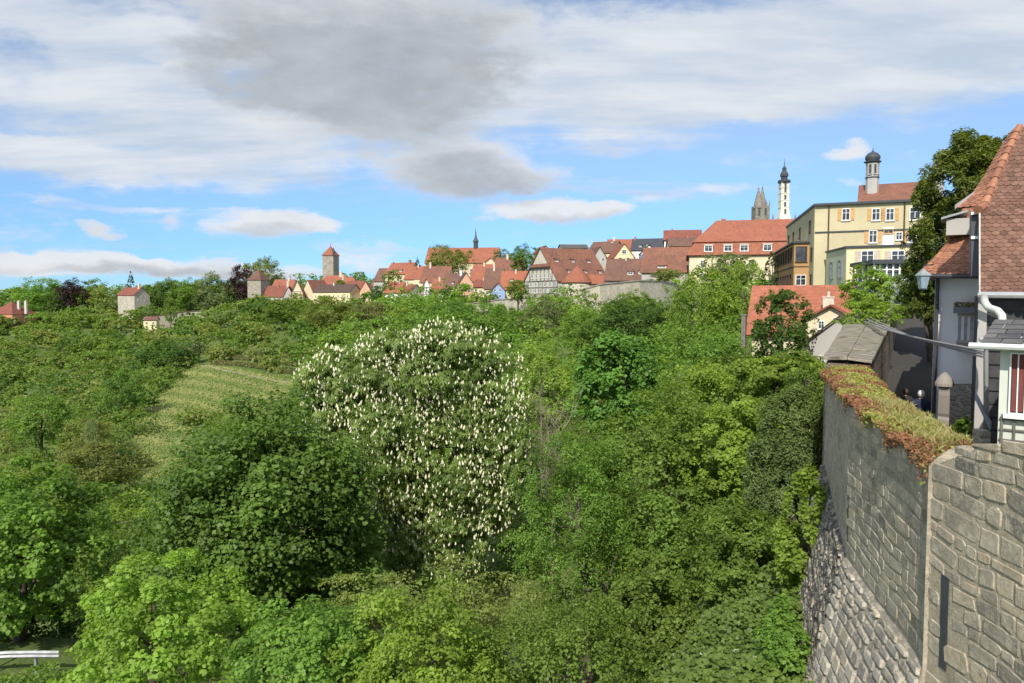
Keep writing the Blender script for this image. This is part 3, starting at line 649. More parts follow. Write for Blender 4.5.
def veg_stuff():
    bushes('hillside_thicket', 'dense green thicket covering the valley side left of the meadow', 51, 420, -60, 330, 90, 400, 3.6, 3.0, LM['mid'], 420, nomeadow)
    bushes('hillside_scrub', 'olive and yellowish scrub mixed into the left valley side', 52, 230, -60, 330, 70, 390, 3.2, 3.0, LM['olive'], 380, nomeadow)
    bushes('hillside_darker_scrub', 'darker leafy scrub on the left valley side', 53, 130, -60, 300, 60, 380, 3.6, 3.0, LM['deep'], 400, nomeadow)
    bushes('town_slope_thicket', 'green thicket on the slope below the town wall', 54, 330, 300, 800, 60, 330, 4.2, 3.0, LM['mid'], 460, lambda px, py, d: (d < 195-(px-300)*.0) | (px < 540))
    bushes('town_slope_scrub', 'light green scrub on the slope below the town wall', 55, 160, 300, 780, 55, 300, 3.8, 3.0, LM['fresh'], 420, lambda px, py, d: (d < 170) | (px < 540))
    bushes('hollow_undergrowth', 'green undergrowth in the hollow below the bastion', 56, 170, 230, 770, 26, 62, 3.0, 3.4, LM['mid'], 700)
    bushes('valley_scrub', 'light green scrub at the bottom of the valley', 57, 120, -80, 300, 40, 92, 3.2, 3.4, LM['fresh'], 600, nomeadow)
    bushes('far_woodland', 'distant woodland along the horizon', 58, 240, -80, 900, 480, 900, 3.4, 2.6, LM['mid'], 220)
    # ivy carpet on the slope beside the bastion
    rng = np.random.default_rng(60); n = 60000
    px = rng.uniform(430, 835, n); d = np.exp(rng.uniform(math.log(11), math.log(34), n)); x = (px-512)/F*d; z = H(x, d)
    lump = np.sin(x*2.1+d*1.3)*.18+np.sin(x*5.3-d*3.1)*.1+np.sin(x*9+d*7)*.05
    P_ = np.stack([x, d, z+.18+lump+rng.uniform(-.08, .12, n)], 1); Nn = np.stack([rng.normal(size=n)*.4-.1, rng.normal(size=n)*.4-.3, np.ones(n)], 1)
    o = leaf_object('ivy_carpet', P_, Nn, .12*rng.uniform(.6, 1.3, n), np.clip(.5+lump+rng.uniform(-.35, .35, n), 0, 1), LM['ivy'], None, .85, 1, 0, rng)
    tag(o, 'dark green ivy carpeting the slope beside the bastion', 'ground cover', kind='stuff')
    # grass tufts on the meadow and the strip running down from it
    n = 70000; px = rng.uniform(100, 340, n); d = np.exp(rng.uniform(math.log(62), math.log(230), n)); x = (px-512)/F*d; z = H(x, d); py = 300-z/d*745
    k = ~nomeadow(px, py, d); px, d, x, z = px[k], d[k], x[k], z[k]; n = len(px)
    ter = np.sin(d*.75+x*.45)*.9
    P_ = np.stack([x, d, z+.12], 1); Nn = np.stack([rng.normal(size=n)*.5, -np.ones(n)*.7, np.ones(n)*.6], 1)
    o = leaf_object('meadow_grass', P_, Nn, .0035*d*rng.uniform(.6, 1.3, n), np.clip(.45+ter*.28+rng.uniform(-.3, .3, n), 0, 1), leafmat('grass_blades', (.10, .16, .035), (.27, .28, .11), .3), None, .5, 1, 0, rng)
    tag(o, 'grass of the mown hillside meadow', 'grass', kind='stuff')
veg_near(); dead_shrub(); veg_far(); veg_stuff()
def path():
    mb = MB(); P = [(186,362,222),(198,366,207),(225,371,196),(262,375,190),(300,378.5,187),(345,384,184)]; pts = []
    for (x, y, d) in P: q = at(x, y, d); pts.append(q)
    V = []
    for i in range(len(pts)-1):
        for k in range(8): V.append(pts[i].lerp(pts[i+1], k/8))
    for a, b_ in zip(V[:-1], V[1:]):
        n = Vector((-(b_-a).y, (b_-a).x, 0)).normalized()*.6
        g = lambda v: Vector((v.x, v.y, Hs(v.x, v.y)+.12))
        mb.poly([g(a-n), g(b_-n), g(b_+n), g(a+n)])
    tag(mb.build('path', plain('pale_gravel', (.27, .235, .18), .95, .2, .8)), kind='structure')
    # dry vine rows above the path
    rng = np.random.default_rng(4); root = None
    for r in range(3):
        a = at(214, 366.5-r*2, 205+r*9); b_ = at(320, 376-r*2.4, 194+r*9); n = 2600; t = rng.uniform(0, 1, n); x = a.x+(b_.x-a.x)*t; y = a.y+(b_.y-a.y)*t; z = H(x, y)
        P_ = np.stack([x, y+rng.uniform(-.3, .3, n), z+rng.uniform(.1, 1.3, n)], 1)
        o = leaf_object('vine_row', P_, rng.normal(size=(n, 3))+np.array([0, -1, .3]), .45*rng.uniform(.5, 1.2, n), rng.uniform(0, 1, n), LM['brownish'], None, .5, 1, 0, rng)
        tag(o, ('lowest brownish vine row along the meadow path', 'middle brownish vine row above the meadow path', 'uppermost brownish vine row above the meadow path')[r], 'vine row', 'vine rows above the meadow')
path()
# ---------------------------------------------------------------- town
R_OR = rooftile('roof_orange', (.36, .135, .080), (.28, .105, .065), moss=.15)
R_RED = rooftile('roof_red', (.27, .095, .065), (.20, .075, .055), moss=.3)
R_BR = rooftile('roof_brown', (.21, .11, .08), (.14, .08, .06), moss=.45)
R_MIX = rooftile('roof_weathered', (.29, .125, .08), (.17, .085, .06), moss=.45)
R_DK = rooftile('roof_dark', (.12, .075, .06), (.085, .06, .052), moss=.4)
R_GR = rooftile('roof_grey', (.13, .12, .10), (.09, .085, .075), moss=.4)
R_NEW = rooftile('roof_new_orange', (.38, .135, .08), (.32, .115, .068), moss=.03)
W_CR = plaster('cream_render', (.66, .56, .38)); W_WH = plaster('white_render', (.74, .72, .68)); W_PK = plaster('pink_render', (.62, .37, .25))
W_YE = plaster('yellow_render', (.70, .60, .36)); W_OL = plaster('olive_yellow_render', (.52, .455, .285)); W_PG = plaster('pale_green_render', (.52, .51, .36))
W_BL = plaster('blue_render', (.27, .38, .60)); W_GY = plaster('grey_render', (.42, .40, .37)); W_TAN = plaster('tan_render', (.42, .25, .115)); W_BRK = plaster('salmon_render', (.55, .25, .15))
ST = stonemat('town_stone', ((.24, .21, .165), (.33, .29, .23), (.40, .36, .29)), 1.3)
ST_L = stonemat('pale_town_stone', ((.36, .32, .25), (.44, .40, .31), (.50, .45, .36)), 1.3, (.42, .38, .30))
ST_W = stonemat('white_tower_stone', ((.60, .57, .48), (.70, .66, .56), (.76, .72, .62)), .8, (.55, .52, .45))
ST_D = stonemat('grey_tower_stone', ((.17, .15, .13), (.23, .21, .18), (.28, .25, .21)), .9, (.2, .18, .15))
WOODB = plain('timber_brown', (.075, .05, .035), .85, .2, 3)
WOODG = plain('timber_grey', (.16, .145, .12), .85, .2, 3)
SHUT = plain('shutter_tan', (.50, .30, .12), .7, .12, 3); SHUTP = plain('shutter_pale', (.48, .40, .32), .7, .12, 3); SHUTG = plain('shutter_grey_blue', (.25, .28, .28), .7, .12, 3)
FRW = plain('frame_white', (.74, .74, .72), .5, .05, 3); LEAD = plain('dark_sheet_metal', (.05, .055, .06), .5, .1, 2); SLATE = plain('slate', (.055, .058, .065), .6, .2, 3)
BRICKC = plain('chimney_cream', (.55, .48, .38), .9, .15, 3); BRICKR = plain('chimney_brick', (.33, .15, .10), .9, .2, 3)
def glassmat():
    m, nt, b = newmat('window_glass')
    c = mixc(nt, maprange(nt, noise(nt, 1.7, 2, .5, geopos(nt)), .35, .65), (.012, .015, .018), (.05, .055, .06))
    nt.links.new(c, b.inputs['Base Color']); b.inputs['Roughness'].default_value = .08; b.inputs['Specular IOR Level'].default_value = .6; return m
GLASS = glassmat()
_wm = {}
def window(parent, M, w, h, style='cross', shut=None, frame=None, name='window'):
    frame = frame or FRW; k = (round(w, 2), round(h, 2), style, frame.name)
    t = min(.07, w*.09)
    if k not in _wm:
        a = MB(); x = w/2; z = h/2; y = -.07
        a.box(-x, -x+t, y, 0, -z, z); a.box(x-t, x, y, 0, -z, z); a.box(-x+t, x-t, y, 0, z-t, z); a.box(-x+t, x-t, y, 0, -z, -z+t)
        if style in ('cross', 'two'): a.box(-t*.4, t*.4, y+.01, 0, -z+t, z-t)
        if style == 'cross': a.box(-x+t, -t*.4, y+.015, 0, z*.25-t*.3, z*.25+t*.3); a.box(t*.4, x-t, y+.015, 0, z*.25-t*.3, z*.25+t*.3)
        a.box(-x-.06, x+.06, y-.06, 0, -z-.07, -z-.002)
        b = MB(); b.box(-x+t*.5, x-t*.5, -.025, -.004, -z+t*.5, z-t*.5)
        oa = a.build('window', frame); ob = b.build('pane', GLASS); _wm[k] = (oa.data, ob.data)
        for o in (oa, ob): COL.objects.unlink(o); bpy.data.objects.remove(o)
    o = bpy.data.objects.new(name, _wm[k][0]); COL.objects.link(o); o.parent = parent; o.matrix_local = M
    p = bpy.data.objects.new('pane', _wm[k][1]); COL.objects.link(p); p.parent = o
    if shut:
        for s in (-1, 1):
            b = MB(); x0 = s*(w/2+.02); x1 = s*(w/2+.02+w*.48); b.box(min(x0, x1), max(x0, x1), -.05, -.004, -h/2, h/2)
            for q in range(5): zz = -h/2+h*(q+.5)/5; b.box(min(x0, x1)+w*.06, max(x0, x1)-w*.06, -.06, -.05, zz-.03, zz+.03)
            b.build('shutter', shut, o)
    return o
def FM(face, W, D, u, z):
    """matrix of a fitting on a face: F front, L left, R right; u metres along the face from its middle"""
    if face == 'F': return Matrix.Translation((u, -.001, z))
    if face == 'L': return Matrix.Translation((-W/2-.001, D/2-u, z))@Matrix.Rotation(-math.pi/2, 4, 'Z')
    return Matrix.Translation((W/2+.001, D/2+u, z))@Matrix.Rotation(math.pi/2, 4, 'Z')
def bars(mb, M, u0, u1, z0, z1, rows, cols, t=.2, dep=.05, diag=True):
    for i in range(rows+1): z = z0+(z1-z0)*i/rows; mb.box(u0, u1, -dep, .0, z-t/2, z+t/2, T=M)
    for i in range(rows):
        za = z0+(z1-z0)*i/rows+t/2; zb = z0+(z1-z0)*(i+1)/rows-t/2
        for j in range(cols+1):
            u = u0+t/2+(u1-u0-t)*j/cols; mb.box(u-t/2, u+t/2, -dep, 0, za, zb, T=M)
            if diag and j in (0, cols-1):
                ua = u+t/2; ub = u0+t/2+(u1-u0-t)*(j+1)/cols-t/2
                if j: ua, ub = ub, ua
                mb.mesh([M@Vector(q) for q in ((ua, -dep*.8, za), (ua+t*.8*(1 if ub > ua else -1), -dep*.8, za), (ub, -dep*.8, zb), (ub-t*.8*(1 if ub > ua else -1), -dep*.8, zb))], [(0, 1, 2, 3)])
def house(label, px0, px1, base, eave, ridge, d, D, roof='side', yaw=0, wm=None, rm=None, wins=(), grid=None, gridR=None, gridL=None, chim=(), dorm=(), over=.35, name='house', cat='house', down=5, hip=.9, shut=None, timber=None, group=None, ww=(.9, 1.2), th=.18, spire=0, timR=None):
    yw = math.radians(yaw); pc = (px0+px1)/2; B = at(pc, base, d); W = (px1-px0)/F*d/math.cos(yw)
    Hh = (base-eave)/F*d; Rr = (eave-ridge)/F*d
    root = empty(name, B, yw); tag(root, label, cat, group)
    x0, x1 = -W/2, W/2; w = MB()
    if roof == 'gable':
        for y in (0, D): w.poly([(x0, y, -down), (x1, y, -down), (x1, y, Hh), (0, y, Hh+Rr-.05), (x0, y, Hh)])
        w.poly([(x0, 0, -down), (x0, D, -down), (x0, D, Hh), (x0, 0, Hh)]); w.poly([(x1, 0, -down), (x1, D, -down), (x1, D, Hh), (x1, 0, Hh)])
    elif roof == 'side':
        for x in (x0, x1): w.poly([(x, 0, -down), (x, D, -down), (x, D, Hh), (x, D/2, Hh+Rr-.05), (x, 0, Hh)])
        for y in (0, D): w.poly([(x0, y, -down), (x1, y, -down), (x1, y, Hh), (x0, y, Hh)])
    else: w.box(x0, x1, 0, D, -down, Hh)
    w.build('wall', wm, root)
    r = MB(); o = over
    if roof == 'gable':
        s = Rr/(W/2); n = Vector((-s, 0, 1)).normalized()*th
        for sg in (-1, 1): r.prism([(0, -o, Hh+Rr), (sg*(W/2+o), -o, Hh-o*s), (sg*(W/2+o), D+o, Hh-o*s), (0, D+o, Hh+Rr)], (sg*-n.x*1.0, 0, n.z))
    elif roof == 'side':
        s = Rr/(D/2); n = Vector((0, -s, 1)).normalized()*th
        r.prism([(x0-o, D/2, Hh+Rr), (x0-o, -o, Hh-o*s), (x1+o, -o, Hh-o*s), (x1+o, D/2, Hh+Rr)], (0, n.y, n.z))
        r.prism([(x0-o, D/2, Hh+Rr), (x0-o, D+o, Hh-o*s), (x1+o, D+o, Hh-o*s), (x1+o, D/2, Hh+Rr)], (0, -n.y, n.z))
    elif roof == 'flat': r.box(x0-o, x1+o, -o, D+o, Hh, Hh+.2)
    else:
        hi = hip*D/2 if roof == 'hip' else W/2
        a, b = (x0-o, -o, Hh), (x1+o, D+o, Hh)
        e = [(x0-o, -o, Hh-.02), (x1+o, -o, Hh-.02), (x1+o, D+o, Hh-.02), (x0-o, D+o, Hh-.02)]
        if roof == 'pyr' or W < D*hip: t = [(0, D/2, Hh+Rr)]; fc = [(0, 1, 4), (1, 2, 4), (2, 3, 4), (3, 0, 4), (3, 2, 1, 0)]
        else: t = [(x0+hi, D/2, Hh+Rr), (x1-hi, D/2, Hh+Rr)]; fc = [(0, 1, 5, 4), (1, 2, 5), (2, 3, 4, 5), (3, 0, 4), (3, 2, 1, 0)]
        r.mesh(e+t, fc)
    rf = r.build('roof', rm, root)
    if spire: s = MB(); s.tube([(0, D/2, Hh+Rr-.2), (0, D/2, Hh+Rr+spire)], [.15, .03], 6); s.build('finial', LEAD, root)
    if timber:
        b = MB(); fc, rows, cols, z0, z1 = timber; L_ = (W if fc == 'F' else D)/2
        bars(b, FM(fc, W, D, 0, 0), -L_, L_, z0, z1, rows, cols, .22)
        b.build('timber_frame', WOODG, root)
    for (a_, b_, c_, e_) in wins: window(root, FM('F', W, D, (a_-pc)/F*d/math.cos(yw), (base-b_)/F*d), c_/F*d, e_/F*d, 'cross' if c_/F*d < 1.6 else 'two', shut)
    def gr(face, g):
        cols, rows, z0, z1 = g; L_ = (W if face == 'F' else D)
        for i in range(rows):
            for j in range(cols): window(root, FM(face, W, D, -L_/2+L_*(j+.5)/cols, z0+(z1-z0)*(i+.5)/rows), min(ww[0], L_/cols*.6), min(ww[1], (z1-z0)/rows*.75), 'cross', shut)
    if grid: gr('F', grid)
    if gridR: gr('R', gridR)
    if gridL: gr('L', gridL)
    if not chim and roof in ('side', 'hip') and d > 180 and cat == 'house':
        rn_ = random.Random(label); chim = [(px0+(px1-px0)*rn_.uniform(.2, .8), ridge-rn_.uniform(1.2, 2.4), rn_.uniform(1.2, 1.9), rn_.choice([BRICKR, BRICKC, W_GY]))]
    for (cx, ct, cw, *m) in chim:
        b = MB(); x = (cx-pc)/F*d/math.cos(yw); q = cw/F*d/2; zt = (base-ct)/F*d; y = D/2-.6 if roof != 'gable' else D*.35
        b.box(x-q, x+q, y-q, y+q, Hh, zt); b.box(x-q-.06, x+q+.06, y-q-.06, y+q+.06, zt-.25, zt-.1); b.box(x-q*.5, x+q*.5, y-q*.5, y+q*.5, zt, zt+.25)
        b.build('chimney', m[0] if m else BRICKR, rf)
    for (dx, dy, dw, dh) in dorm:
        x = (dx-pc)/F*d/math.cos(yw); z = (base-dy)/F*d; q = dw/F*d/2; hh = dh/F*d; y = (z-Hh)/Rr*D/2-.1
        b = MB(); b.box(x-q, x+q, y, y+hh/Rr*D/2+.4, z, z+hh, 0)
        b.prism([(x-q-.15, y-.25, z+hh+.02), (x+q+.15, y-.25, z+hh+.02), (x+q+.15, y+hh/Rr*D/2+.9, z+hh+.35), (x-q-.15, y+hh/Rr*D/2+.9, z+hh+.35)], (0, 0, .1), 1)
        dm = b.build('dormer', [W_CR if dw > 4 else rm, rm], rf); window(dm, Matrix.Translation((x, y-.005, z+hh*.5)), q*1.6, hh*.7, 'two')
    root['W'] = W; root['H'] = Hh; root['R'] = Rr
    for k in ('W', 'H', 'R'): pass
    return root, rf, W, Hh, Rr

def town():
    h = house
    # far left
    h('red hipped-roof salmon house at the left edge above the thicket', -14, 14, 326, 314, 302, 330, 14, 'hip', -8, W_BRK, R_RED, chim=[(9, 301, 2.2, BRICKC), (17, 301, 2.2, BRICKC)], grid=(4, 1, .8, 4))
    h('stone chapel block with a low red roof standing alone at the left', 115, 138, 315, 295, 287.5, 400, 9, 'side', -28, ST_L, R_RED, grid=(3, 2, 2, 10), gridR=(2, 2, 2, 10), chim=[(136, 284, 2.2, BRICKC)], name='chapel', cat='chapel', ww=(.8, 1.1))
    h('tiny ochre hut on the slope right of the stone chapel', 144, 156, 326, 320, 317, 360, 5, 'side', 10, W_YE, R_BR, name='hut', cat='hut', grid=(2, 1, .4, 2.4))
    # castle wall
    mb = MB(); pts = [(150, 317, 372), (170, 314, 378), (185, 312, 382), (205, 311, 386), (225, 310.5, 390), (240, 310, 388), (246, 311, 378)]
    for (a, b) in zip(pts[:-1], pts[1:]):
        p, q = at(*a), at(*b); n = Vector((-(q-p).y, (q-p).x, 0)).normalized()*1.0
        mb.prism([p, q, Vector((q.x, q.y, -22)), Vector((p.x, p.y, -22))], n)
        mb.prism([p+Vector((0, 0, .02))-n*.2, q+Vector((0, 0, .02))-n*.2, q+n*1.2+Vector((0, 0, .02)), p+n*1.2+Vector((0, 0, .02))], (0, 0, .35), 1)
    tag(mb.build('castle_wall', [ST_L, R_BR]), 'long pale stone castle garden wall curving at its right end', 'wall')
    # gate tower group
    h('square grey stone gate tower with a brown pyramid roof', 247, 262, 306, 280, 269, 400, 8, 'pyr', -18, ST, R_BR, name='gate_tower', cat='tower', gridR=(1, 1, 9, 12), grid=(1, 1, 8, 11), over=.5, ww=(.6, 1))
    h('low dark red roofed range right of the grey gate tower', 263, 286, 302, 296.5, 286, 398, 9, 'side', -10, W_GY, R_RED, grid=(5, 1, .4, 2.8))
    h('orange roofed house behind the low dark red range', 271, 292, 300, 289, 279.5, 415, 11, 'side', -8, W_CR, R_OR)
    h('narrow grey gabled house left of the half-timbered gable', 284, 293, 304, 296, 287, 392, 9, 'gable', 8, W_GY, R_BR, grid=(2, 1, 1, 4), down=3)
    h('cream half-timbered gable beside the gate tower', 292, 303, 305, 294, 281, 390, 12, 'gable', 12, W_CR, R_OR, grid=(2, 2, 1, 6.5), timber=('F', 3, 4, .3, 7), chim=[(288, 281, 2, BRICKC)])
    h('brown roofed house with a sloping gable left of the long yellow house', 301, 315, 302, 293, 280, 400, 11, 'gable', -35, W_CR, R_MIX)
    h('tall square tower with a red pointed roof and corner turrets on the skyline', 322.5, 334, 292, 255.5, 246, 430, 7, 'pyr', -14, ST, R_OR, name='gate_tower', cat='tower', grid=(1, 1, 13, 16), over=.5, ww=(.7, 1.1), spire=2.2, gridR=(1, 1, 6, 9))
    p = at(333.6, 252, 428); mb = MB(); mb.lathe([(.6, -2.5), (.6, 0), (.8, .1), (.1, 2.6)], 8); o = mb.build('roof_turret', SLATE); o.location = p; tag(o, 'slim dark turret at the corner of the tall square tower roof', 'turret')
    h('big bright orange hipped roof right below the tall square tower', 312, 352, 296, 286, 275, 408, 15, 'hip', -6, W_CR, R_OR, chim=[(337, 271, 2.4, BRICKC)], hip=.8)
    h('second orange roof stepping down to the right of the big bright one', 334, 360, 296, 287, 276.5, 402, 12, 'hip', -6, W_CR, R_OR, hip=1.0)
    h('long yellow house with a dark brown roof and a cream gable', 311, 352, 304, 292, 284.5, 385, 10, 'side', -25, W_YE, R_DK, grid=(8, 2, .5, 5.2), gridR=(2, 2, .5, 5.2), down=4)
    h('red roofed house between the cream gable and the pink gable', 344, 362, 300, 289, 281, 392, 10, 'side', -10, W_CR, R_RED)
    h('pink gabled house at the end of the castle row', 360, 371, 304, 291, 281.5, 380, 9, 'gable', 6, W_PK, R_RED, grid=(3, 2, .8, 6), down=4)
    h('dark roofed end of the castle row right of the pink gable', 369, 377, 302, 291, 284.5, 384, 8, 'side', 0, W_GY, R_DK)
    # church hill
    h('orange roofed house with a cream gable at the upper left of the town', 384, 409, 286, 274, 262.5, 325, 11, 'side', -28, W_CR, R_OR, gridR=(2, 1, 1, 4.5), chim=[(404, 260, 2, BRICKR), (386, 262, 1.6, BRICKR)], dorm=[(390, 272, 3, 2), (395, 272, 3, 2), (400, 272, 3, 2)])
    h('brown roofed house falling away at the left end of the town', 373, 390, 290, 281, 268, 335, 12, 'side', -20, W_GY, R_BR)
    h('orange roof between the cream gable and the church', 404, 421, 290, 279, 266, 315, 10, 'side', -20, W_CR, R_OR, gridR=(2, 1, 1, 4))
    h('small orange roofed cottage with a white gable at the left of the wall', 383, 400, 298, 292.5, 282, 285, 8, 'side', -32, W_WH, R_OR, gridR=(1, 1, 1, 3))
    h('small red roofed cottage with a white gable beside it', 400, 411, 298, 292.5, 284.5, 280, 7, 'side', -32, W_WH, R_RED, gridR=(1, 1, 1, 3), chim=[(402, 281, 1.6, BRICKC)])
    ch, rf, W, Hh, Rr = h('large church with a long orange-red roof and a slim ridge turret', 425, 497, 285, 263, 247, 330, 16, 'side', -6, W_CR, R_OR, name='church', cat='church', gridR=(3, 1, 2, 7), grid=(7, 1, 3, 8), ww=(1, 3))
    mb = MB(); q = at(476, 247, 338)-ch.location; q = Matrix.Rotation(math.radians(6), 3, 'Z')@q
    mb.lathe([(1.05, q.z-1.5), (1.05, q.z+2.2), (1.5, q.z+2.3), (.75, q.z+3.6), (.35, q.z+5), (.08, q.z+8.2)], 8, cx=q.x, cy=8); mb.build('ridge_turret', SLATE, ch)
    h('orange roof rising steeply left of the church', 414, 437, 290, 279, 262, 312, 12, 'hip', -15, W_CR, R_OR, hip=.7)
    h('broad weathered orange roof below the church', 420, 447, 294, 282, 266, 280, 12, 'side', -12, W_CR, R_MIX, chim=[(426, 262, 1.8, BRICKC)])
    h('white half-timbered gable with a grey timber grid left of the white cottage', 421, 432, 302, 291, 279, 255, 9, 'gable', 8, W_WH, R_OR, grid=(3, 2, .8, 4.6), timber=('F', 2, 4, .3, 5), down=5)
    h('white cottage under a broad orange roof below the church', 430, 447, 303, 292.5, 279, 258, 9, 'side', -14, W_WH, R_OR, grid=(4, 1, .8, 3), down=5)
    h('house with a brown roof and a tall white chimney beside the pink gable', 443, 462, 301, 288, 273.5, 252, 9, 'side', -10, W_CR, R_BR, chim=[(458.5, 271, 2.2, FRW)], dorm=[(452, 284, 2.6, 2)], grid=(4, 1, 1, 4))
    h('pink gabled house with two rows of windows in the middle of the town', 456, 476, 302, 288, 272.5, 248, 12, 'gable', 10, W_PK, R_BR, grid=(4, 2, .6, 5.5), wins=[(466, 284, 2.5, 3)], down=6)
    h('brown roofed house right behind the pink gable', 470, 489, 292, 281, 264, 270, 11, 'side', -14, W_CR, R_OR)
    h('small cream house with green doorway right of the pink gable', 474, 487, 304, 287, 280, 240, 8, 'side', -5, W_CR, R_RED, grid=(3, 2, .8, 5))
    h('grey brown roofed house left of the blue house', 484, 501, 300, 288, 268, 235, 10, 'side', -8, W_CR, R_BR, grid=(3, 1, 1, 3.6), chim=[(492, 264, 2, BRICKC)])
    h('bright blue gabled house above the town wall', 491, 505, 301, 291, 283, 218, 8, 'gable', 4, W_BL, R_MIX, wins=[(495, 290, 2.2, 3), (500, 290, 2.2, 3), (495, 296, 2.2, 3), (500, 296, 2.2, 3), (498, 286, 1.8, 2)], down=4)
    h('bright orange roofed house with a skylight right of the blue house', 501, 527, 298, 289, 271, 225, 10, 'side', -6, W_CR, R_NEW, dorm=[(511, 281, 3, 2)])
    h('brown roofed row behind the blue house', 494, 522, 286, 272, 257, 285, 12, 'side', -10, W_CR, R_MIX, chim=[(505, 254, 2, BRICKC)])
    h('cream gabled house with a small orange roof behind the pale flowering tree', 483, 498, 280, 265, 258, 295, 9, 'gable', 8, W_CR, R_OR, grid=(2, 2, 1, 5))
    h('brown roof tucked between the orange house and the granary', 518, 534, 298, 285, 272, 232, 9, 'side', -10, W_GY, R_BR)
    # granary with timber gable
    gy = 30; d = 205.
    g, rf, W, Hh, Rr = h('huge timber-framed granary on a stone base with a steep weathered orange roof', 557, 611, 300, 281, 247.5, d, 17.5, 'side', gy, plaster('timber_infill', (.50, .47, .38)), R_MIX, name='granary', cat='granary', down=6, dorm=[(566, 262, 4, 3), (583, 262, 4, 3), (600, 262, 4, 3), (573, 273, 4, 3), (590, 273, 4, 3), (606, 273, 4, 3)])
    mb = MB(); Ml = FM('L', W, 17.5, 0, 0)
    mb.box(-8.95, 8.95, -.3, -.005, -8, 1.6, T=Ml); mb.build('stone_base', ST, g)
    mb = MB(); bars(mb, Ml, -8.7, 8.7, 1.7, Hh, 2, 9, .26, .1); bars(mb, Ml, -6.0, 6.0, Hh, Hh+Rr*.38, 1, 6, .24, .1); mb.build('timber_frame', WOODG, g)
    for r_ in range(3):
        n = (7, 7, 5)[r_]; z = (1.7+(Hh-1.7)*.25, 1.7+(Hh-1.7)*.75, Hh+1.5)[r_]; ex = (7.4, 7.4, 4.2)[r_]
        for j in range(n): window(g, FM('L', W, 17.5, -ex+2*ex*j/(n-1), z)@Matrix.Translation((0, -.06, 0)), .95, 1.25, 'cross')
    # half hip of the granary: solid clipped gable roof
    x0 = -W/2; s = Rr/8.75; mb = MB(); zc = Hh+Rr*.42; yc = (zc-Hh)/s
    mb.prism([(x0-.75, yc-.2, zc), (x0-.75, 17.5-yc+.2, zc), (x0+4.2, 8.75, Hh+Rr+.25)], (.12, 0, .25)); mb.build('hipped_roof_end', R_MIX, g)
    # round bastion in the town wall
    p = at(577, 300, 190); mb = MB(); mb.lathe([(4.2, -9), (3.9, -1), (3.8, 4.6)], 24); b = empty('wall_tower', p); tag(b, 'squat round pale stone bastion with a half conical orange roof before the granary', 'tower')
    mb.build('wall', ST_L, b, True); mb = MB(); mb.lathe([(4.2, 4.4), (2.4, 6.6), (.5, 8.3), (.1, 8.5)], 24); mb.build('roof', R_OR, b)
    for a in (-.5, .4): window(b, Matrix.Rotation(a, 4, 'Z')@Matrix.Translation((0, -3.85, 2.6)), .5, .5, 'two', None, WOODB)
    h('low orange lean-to roof on the town wall right of the round bastion', 586, 614, 300, 283.5, 275, 188, 5, 'side', 4, ST, R_OR, over=.3)
    # town wall
    mb = MB(); pts = [(425, 303, 235), (470, 304, 222), (500, 300, 208), (530, 298, 196), (562, 296, 190), (600, 285, 182), (640, 281, 165), (662, 281, 150), (677, 284, 138)]
    for (a, b) in zip(pts[:-1], pts[1:]):
        p, q = at(*a), at(*b); n = Vector((-(q-p).y, (q-p).x, 0)).normalized()*1.3
        mb.prism([p, q, Vector((q.x, q.y, -16)), Vector((p.x, p.y, -16))], n); mb.prism([p-n*.15+Vector((0, 0, .01)), q-n*.15+Vector((0, 0, .01)), q+n*1.15+Vector((0, 0, .01)), p+n*1.15+Vector((0, 0, .01))], (0, 0, .25), 1)
    a, b = at(677, 284, 138), at(690, 286, 118); n = Vector((-(b-a).y, (b-a).x, 0)).normalized()*1.3
    mb.prism([a, b, Vector((b.x, b.y, -16)), Vector((a.x, a.y, -16))], n)
    tag(mb.build('town_wall', [ST_L, ST]), 'pale stone town wall with a ragged top below the brown roofs', 'wall')
    # roofs right of the granary
    h('long brown roof with two dormers right of the granary', 606, 660, 290, 280, 258, 185, 12, 'side', -14, W_GY, R_BR, dorm=[(630, 275, 6, 3.5), (641, 274.5, 7, 3.5)])
    h('broad mottled brown roof with an eyebrow dormer left of the hospital', 643, 702, 290, 272, 246, 175, 14, 'side', -16, W_GY, R_MIX, dorm=[(662, 268, 9, 2.5)])
    h('cream gabled house with three windows above the brown roofs', 614, 634, 268, 257, 244, 240, 11, 'gable', 4, W_YE, R_OR, wins=[(624, 252, 4.2, 4), (620, 259.5, 3.6, 4.2), (627.5, 259.5, 3.6, 4.2)])
    h('orange roofed house behind the cream gable on the hill', 608, 636, 262, 252, 238.5, 275, 12, 'side', -8, W_CR, R_OR, chim=[(614, 236.5, 2, BRICKC)])
    h('brown roofed house with a beige gable behind the granary ridge', 588, 611, 266, 253, 241, 262, 12, 'side', -30, W_CR, R_BR, gridR=(2, 1, 1.5, 4), chim=[(606, 242, 2.4, BRICKC)])
    h('beige gable in the shade below the brown roofed house on the hill', 593, 606, 268, 257, 247, 245, 10, 'gable', 8, W_GY, R_BR, grid=(2, 1, 1.6, 4))
    h('low grey green roof peeping over the granary ridge', 562, 588, 258, 248.5, 244, 270, 10, 'side', 5, W_CR, R_GR, chim=[(563, 245, 1.6, BRICKC)])
    h('cream gable just left of the granary roof top', 540, 551, 262, 252, 246, 250, 9, 'gable', 12, W_YE, R_MIX)
    h('black roofed house on the hill with a white side wall', 632, 660, 262, 250, 238, 270, 11, 'side', -16, W_WH, SLATE, gridR=(2, 1, 1, 4), dorm=[(640, 247, 3.4, 2), (647, 246, 3.4, 2)], chim=[(634, 236, 1.6, BRICKR)])
